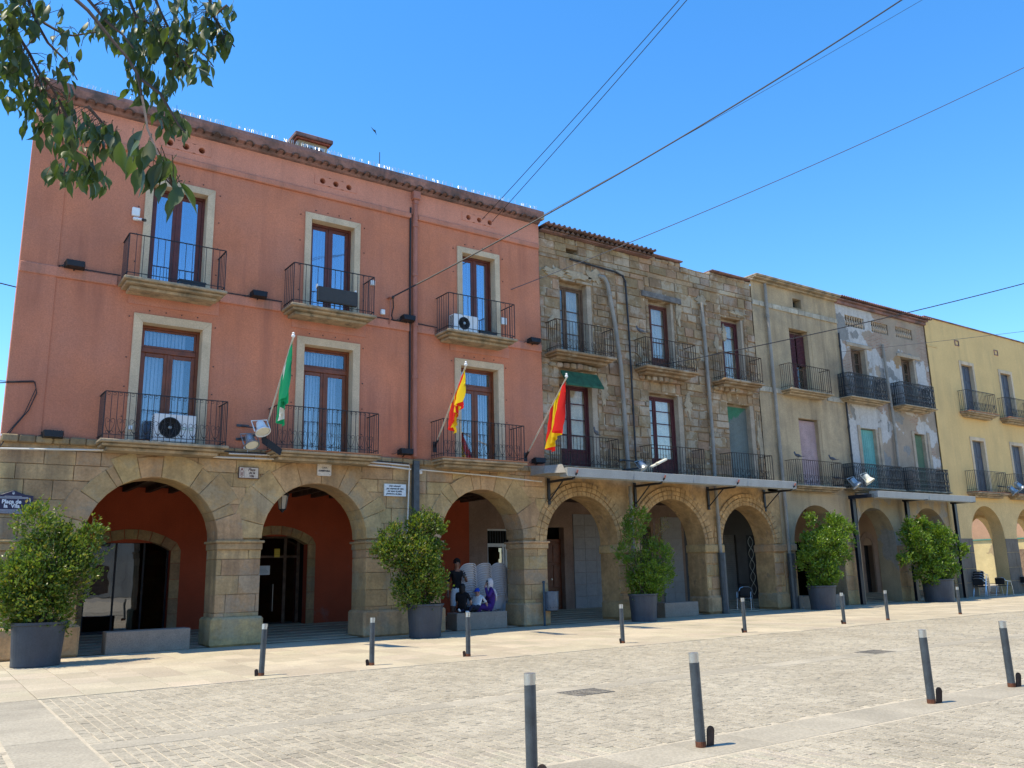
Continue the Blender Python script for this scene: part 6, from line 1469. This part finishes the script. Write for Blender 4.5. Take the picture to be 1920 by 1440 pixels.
m_blue = M('blue_cap', (.01,.06,.42), .7, .05, 5, .1); mb = MB(); mb.lathe([(.002,.118),(.05,.105),(.082,.06),(.09,.015),(.088,-.0)], (h.x, h.y, h.z+.015), 16); mb.add([(h.x-.07,h.y-.06,h.z+.03),(h.x+.07,h.y-.06,h.z+.03),(h.x+.05,h.y-.17,h.z+.02),(h.x-.05,h.y-.17,h.z+.02),(h.x-.07,h.y-.06,h.z+.04),(h.x+.07,h.y-.06,h.z+.04),(h.x+.05,h.y-.17,h.z+.03),(h.x-.05,h.y-.17,h.z+.03)], [(0,1,2,3),(4,5,6,7),(2,3,7,6),(0,3,7,4),(1,2,6,5)]); part('cap', mb, m_blue)
fingers(part, (.22,.36,.02), (0,1,-.1), m_skin2, 1, .06); fingers(part, (-.18,-.2,.22), (.2,-1,0), m_skin2, -1, .06)
# woman in purple with white headscarf on the phone
L_ = 'woman in purple with a white headscarf holding a phone to her ear'
pts = seated(); pts.update(pelvis=(0,0,.13,(.2,.17)), waist=(0,-.02,.32,(.175,.14)), chest=(0,-.04,.56,(.185,.13)), neck=(0,-.06,.70,.055), head=(0,-.09,.81,(.082,.096)), crown=(0,-.08,.88,(.062,.072)), shL=(.2,-.04,.60,.065), elL=(.27,-.15,.40,.058), haL=(.1,-.22,.72,.034), fiL=(.095,-.17,.80,.026), shR=(-.2,-.04,.60,.065), elR=(-.28,-.12,.36,.055), haR=(-.15,-.32,.26,.034), fiR=(-.1,-.38,.25,.026),
    hiL=(.12,-.08,.11,.13), knL=(.15,-.42,.14,.1), anL=(.13,-.48,-.25,.07), hiR=(-.12,-.08,.11,.13), knR=(-.15,-.42,.14,.1), anR=(-.13,-.48,-.25,.07))
t, part, h = person(L_, (13.83, .27, .47), -115, pts, [m_skin2, m_purple, m_purple, m_tblack], cols_for(1, 1, sleeve=2), .98)
mb = MB(); mb.lathe([(.005,.135),(.06,.12),(.095,.07),(.106,.0),(.1,-.09),(.085,-.13),(.12,-.19),(.15,-.24)], (h.x, h.y+.025, h.z), 18); mb.v = [(v[0], v[1] if v[1] > h.y-.05 or v[2] < h.z-.1 else h.y-.05-(v[1]-(h.y-.05))*-.25, v[2]) for v in mb.v]
part('headscarf', mb, M('white_scarf', (.66,.60,.58), .9, .06, 10, .4))
mb = MB(); mb.tube([(h.x+.03,h.y+.13,h.z-.18),(h.x+.03,h.y+.2,h.z-.35),(h.x+.04,h.y+.2,h.z-.52)], .045, 6, r1=.03); part('scarf_tail', mb, MATS['white_scarf'])
mb = MB(); mb.bbox(.095,.11,-.19,-.13,.74,.88,.004); part('phone', mb, m_black); fingers(part, (.1,-.18,.79), (0,.3,1), m_skin2, 1, .06); fingers(part, (-.1,-.38,.25), (.3,-1,0), m_skin2, -1, .06)

# ============================================================ the tree overhead
TR = thing('tree', 'tree branch with drooping pointed green leaves hanging in from the upper left', 'tree', (-2.6, -17.6, 0))
mb = MB(); mb.tube([(-2.6,-17.6,0),(-2.55,-17.6,1.2),(-2.4,-17.5,2.6),(-2.1,-17.3,3.8)], .19, 12, r1=.12); mb.tube([(-2.6,-17.6,-.0),(-2.6,-17.6,.15)], .25, 12, r1=.19); obj('trunk', mb, m_bark, TR)
TW = [
[(-0.021,-16.371,4.351),(0.147,-16.446,4.193),(0.23,-16.469,4.063),(0.279,-16.478,3.972),(0.329,-16.496,3.907),(0.36,-16.505,3.86),(0.387,-16.488,3.726)],
[(0.154,-16.832,4.222),(0.208,-16.834,4.09),(0.257,-16.846,4.005),(0.307,-16.866,3.951),(0.343,-16.881,3.912),(0.386,-16.89,3.835)],
[(0.153,-16.712,4.24),(0.244,-16.752,4.153),(0.322,-16.792,4.102),(0.36,-16.817,4.096),(0.444,-16.88,4.111)],
[(-0.01,-16.619,4.318),(0.135,-16.667,4.119),(0.197,-16.683,4.02),(0.249,-16.693,3.921),(0.295,-16.712,3.871),(0.338,-16.722,3.796),(0.386,-16.729,3.698),(0.415,-16.717,3.575),(0.448,-16.719,3.496),(0.504,-16.746,3.455),(0.562,-16.772,3.4)],
[(0.27,-17.238,4.039),(0.363,-17.278,3.949),(0.416,-17.297,3.882),(0.459,-17.312,3.826),(0.523,-17.336,3.747),(0.564,-17.346,3.68),(0.588,-17.339,3.592),(0.567,-17.58,3.381),(0.535,-17.821,3.201),(0.519,-18.071,3.01),(0.517,-18.322,2.79),(0.489,-18.575,2.639)],
[(0.343,-17.075,4.173),(0.456,-17.116,4.031),(0.522,-17.145,3.971),(0.567,-17.161,3.912)],
[(0.537,-16.995,4.304),(0.591,-17.0,4.181),(0.669,-17.04,4.13),(0.718,-17.055,4.055),(0.788,-17.083,3.98),(0.846,-17.107,3.918)],
[(0.672,-16.875,4.436),(0.716,-16.878,4.333),(0.77,-16.888,4.229),(0.864,-16.935,4.163),(0.923,-16.963,4.11),(0.962,-16.975,4.058)],
[(0.873,-17.123,4.376),(0.913,-17.114,4.237),(0.964,-17.129,4.161),(1.013,-17.144,4.09)],
[(0.428,-16.997,3.661),(0.472,-17.014,3.609),(0.506,-17.026,3.566),(0.547,-17.041,3.514)],
[(0.405,-16.821,3.525),(0.384,-16.794,3.478),(0.381,-16.773,3.407)],
[(0.613,-17.156,3.772),(0.686,-17.19,3.712),(0.729,-17.201,3.642),(0.77,-17.211,3.571),(0.799,-17.222,3.535)],
[(0.913,-17.114,4.237),(0.961,-17.16,4.286),(0.996,-17.175,4.248)]]
m_twig = M('twig_bark', (.075,.055,.045), .8, .2, 20, .3)
TOPS = [(-.9,-16.7,5.0), (-.5,-17.0,5.1), (.1,-17.1,5.2), (.5,-17.0,5.3)]
mb = MB()
for tp in TOPS: mb.tube([(-2.1,-17.3,3.75), (-1.6,-17.1,4.4), tp], .07, 8, r1=.025)
for tp, q in ((TOPS[3], (1.2,-17.1,5.1)), (TOPS[2], (.3,-16.0,5.2)), (TOPS[0], (-1.2,-15.6,4.9))): mb.tube([tp, q], .025, 6, r1=.008)
obj('limbs', mb, m_bark, TR)
mb = MB(); nodes = []
for tw in TW:
    p0 = Vector(tw[0])
    if tw[0][2] > 4.03 and tw is not TW[12]:
        tp = min((Vector(q) for q in TOPS), key=lambda q: (q-p0).length); mb.tube([tp, (tp+p0)/2+Vector((0,0,.08)), p0], .014, 5, r1=.008)
    mb.tube(tw, .0085, 5, r1=.003)
    for a, b_ in zip(tw, tw[1:]):
        for k in range(4): nodes.append(Vector(a).lerp(Vector(b_), k/4))
obj('twigs', mb, m_twig, TR)
m_tl = leaf_mat('tree_leaf', [(.022,.045,.018),(.035,.065,.024),(.045,.08,.02),(.028,.05,.028),(.08,.13,.025)], .25, .5)
def leafmesh(curl, fold, seedv):
    rs = random.Random(seedv); mb = MB(); n = 8; vs = []; 
    for i in range(n+1):
        t = i/n; w = .21*(math.sin(PI*min(1, t*1.02))**.8)*(1-.45*t)*1.25 if 0 < t < 1 else 0
        if i > n-3: w *= .62
        z = -t; y = curl*math.sin(t*2.4)*.25
        vs += [(-w, y+fold*w, z), (0, y, z), (w, y+fold*w*.8, z)]
    fs = []
    for i in range(n): a = i*3; fs += [(a, a+1, a+4, a+3), (a+1, a+2, a+5, a+4)]
    mb.add(vs, fs); mb.tube([(0,0,0),(0,.03,.12),(0,.02,.25)], .012, 3, False)
    me = bpy.data.meshes.new('leaf'); me.from_pydata([tuple(v) for v in mb.v], [], mb.f); me.materials.append(m_tl); me.polygons.foreach_set('use_smooth', [True]*len(me.polygons)); return me
LM = [leafmesh(c, f, i) for i, (c, f) in enumerate(((.5,.5),(-.6,.7),(.9,.9),(.2,.4),(-.3,1.1),(1.1,.6)))]
CL = [[0.106,-16.826,4.056,0.096,0.132,45],[0.184,-16.603,3.876,0.121,0.139,45],[0.127,-16.707,3.926,0.074,0.098,18],[0.329,-16.673,3.93,0.089,0.115,12],[0.329,-16.609,3.751,0.14,0.115,50],[0.408,-17.011,3.48,0.117,0.094,38],[0.492,-17.1,3.451,0.07,0.07,20],[0.391,-16.447,3.573,0.058,0.092,16],[0.468,-16.879,3.372,0.092,0.072,22],[0.479,-17.094,4.08,0.06,0.096,16],[0.637,-16.681,4.254,0.121,0.135,40],[0.726,-17.102,4.129,0.15,0.125,60],[0.722,-16.812,4.078,0.158,0.118,50],[0.8,-17.12,4.02,0.125,0.087,36],[0.916,-17.127,4.202,0.056,0.09,18],[0.904,-17.437,4.025,0.028,0.052,5],[0.974,-17.146,4.111,0.036,0.056,8],[0.671,-16.729,3.987,0.066,0.093,14],[0.746,-16.997,3.831,0.045,0.075,12],[0.794,-16.853,3.776,0.065,0.073,16],[0.855,-16.928,3.702,0.026,0.036,4],[0.232,-17.04,4.043,0.028,0.028,4],[0.475,-16.727,4.183,0.047,0.039,8],[0.325,-16.739,4.149,0.102,0.089,6],[0.375,-16.951,4.002,0.073,0.073,4],[0.807,-17.384,3.743,0.042,0.051,8]]
BIG = [[0.392,-18.545,2.792],[0.365,-18.521,2.78],[0.406,-18.544,2.76],[0.429,-18.562,2.77],[0.401,-18.529,2.72],[0.445,-18.563,2.73],[0.465,-18.564,2.69],[0.48,-18.567,2.665],[0.499,-18.572,2.635],[0.436,-18.549,2.70]]
leaves = []
rs = random.Random(5)
for x, y, z, rx, rz, n in CL:
    for _ in range(int(n*1.25)):
        while True:
            a, b_, c = rs.uniform(-1,1), rs.uniform(-1,1), rs.uniform(-1,1)
            if a*a+b_*b_+c*c < 1: break
        leaves.append((Vector((x+a*rx*1.02, y+b_*rx*1.4, z+c*rz+.03)), rs.uniform(.062,.105)))
for q in BIG: [leaves.append((Vector(q)+Vector((rs.gauss(0,.012),rs.gauss(0,.02),rs.gauss(0,.012))), rs.uniform(.08,.105))) for _ in range(2)]
for _ in range(260): # the crown goes on above the picture
    tp = rs.choice(TOPS); leaves.append((Vector((tp[0]+rs.gauss(0,.5), tp[1]+rs.gauss(0,.5), tp[2]+abs(rs.gauss(0,.35))+.1)), rs.uniform(.055,.09)))
vis = [l for l in leaves if l[0].z < 4.5 and l[0].x > -.2]; rest = [l for l in leaves if l not in vis]
rs.shuffle(vis); big = vis[-1]
vis.sort(key=lambda l: -l[1]/max(.5, (l[0]-CAMP).length))
lf = MB()
for i, (p, L) in enumerate(vis+rest):
    rot = (rs.gauss(0,.28), rs.gauss(0,.28), rs.uniform(0,2*PI)); me = rs.choice(LM)
    if i < 300: link_mesh('leaf', me, TR, p, rot, (L, L, L))
    else:
        from mathutils import Euler
        Mx = Matrix.Translation(p) @ Euler(rot).to_matrix().to_4x4() @ Matrix.Scale(L, 4); lf.add([Mx @ v.co for v in me.vertices], [tuple(f.vertices) for f in me.polygons])
obj('leaf_mass', lf, m_tl, TR, kind='stuff', smooth=True, fix=False)
# hanging stalks joining leaves to the nearest twig
st = MB()
for p, L in vis:
    q = min(nodes, key=lambda n_: (n_-p-Vector((0,0,.05))).length); top = p+Vector((0,0,.2*L))
    if (q-top).length < .13: st.tube([q, (q+top)/2+Vector((0,0,.01)), top], .0016, 3, False)
obj('leaf_stalks', st, m_twig, TR, kind='stuff', fix=False)
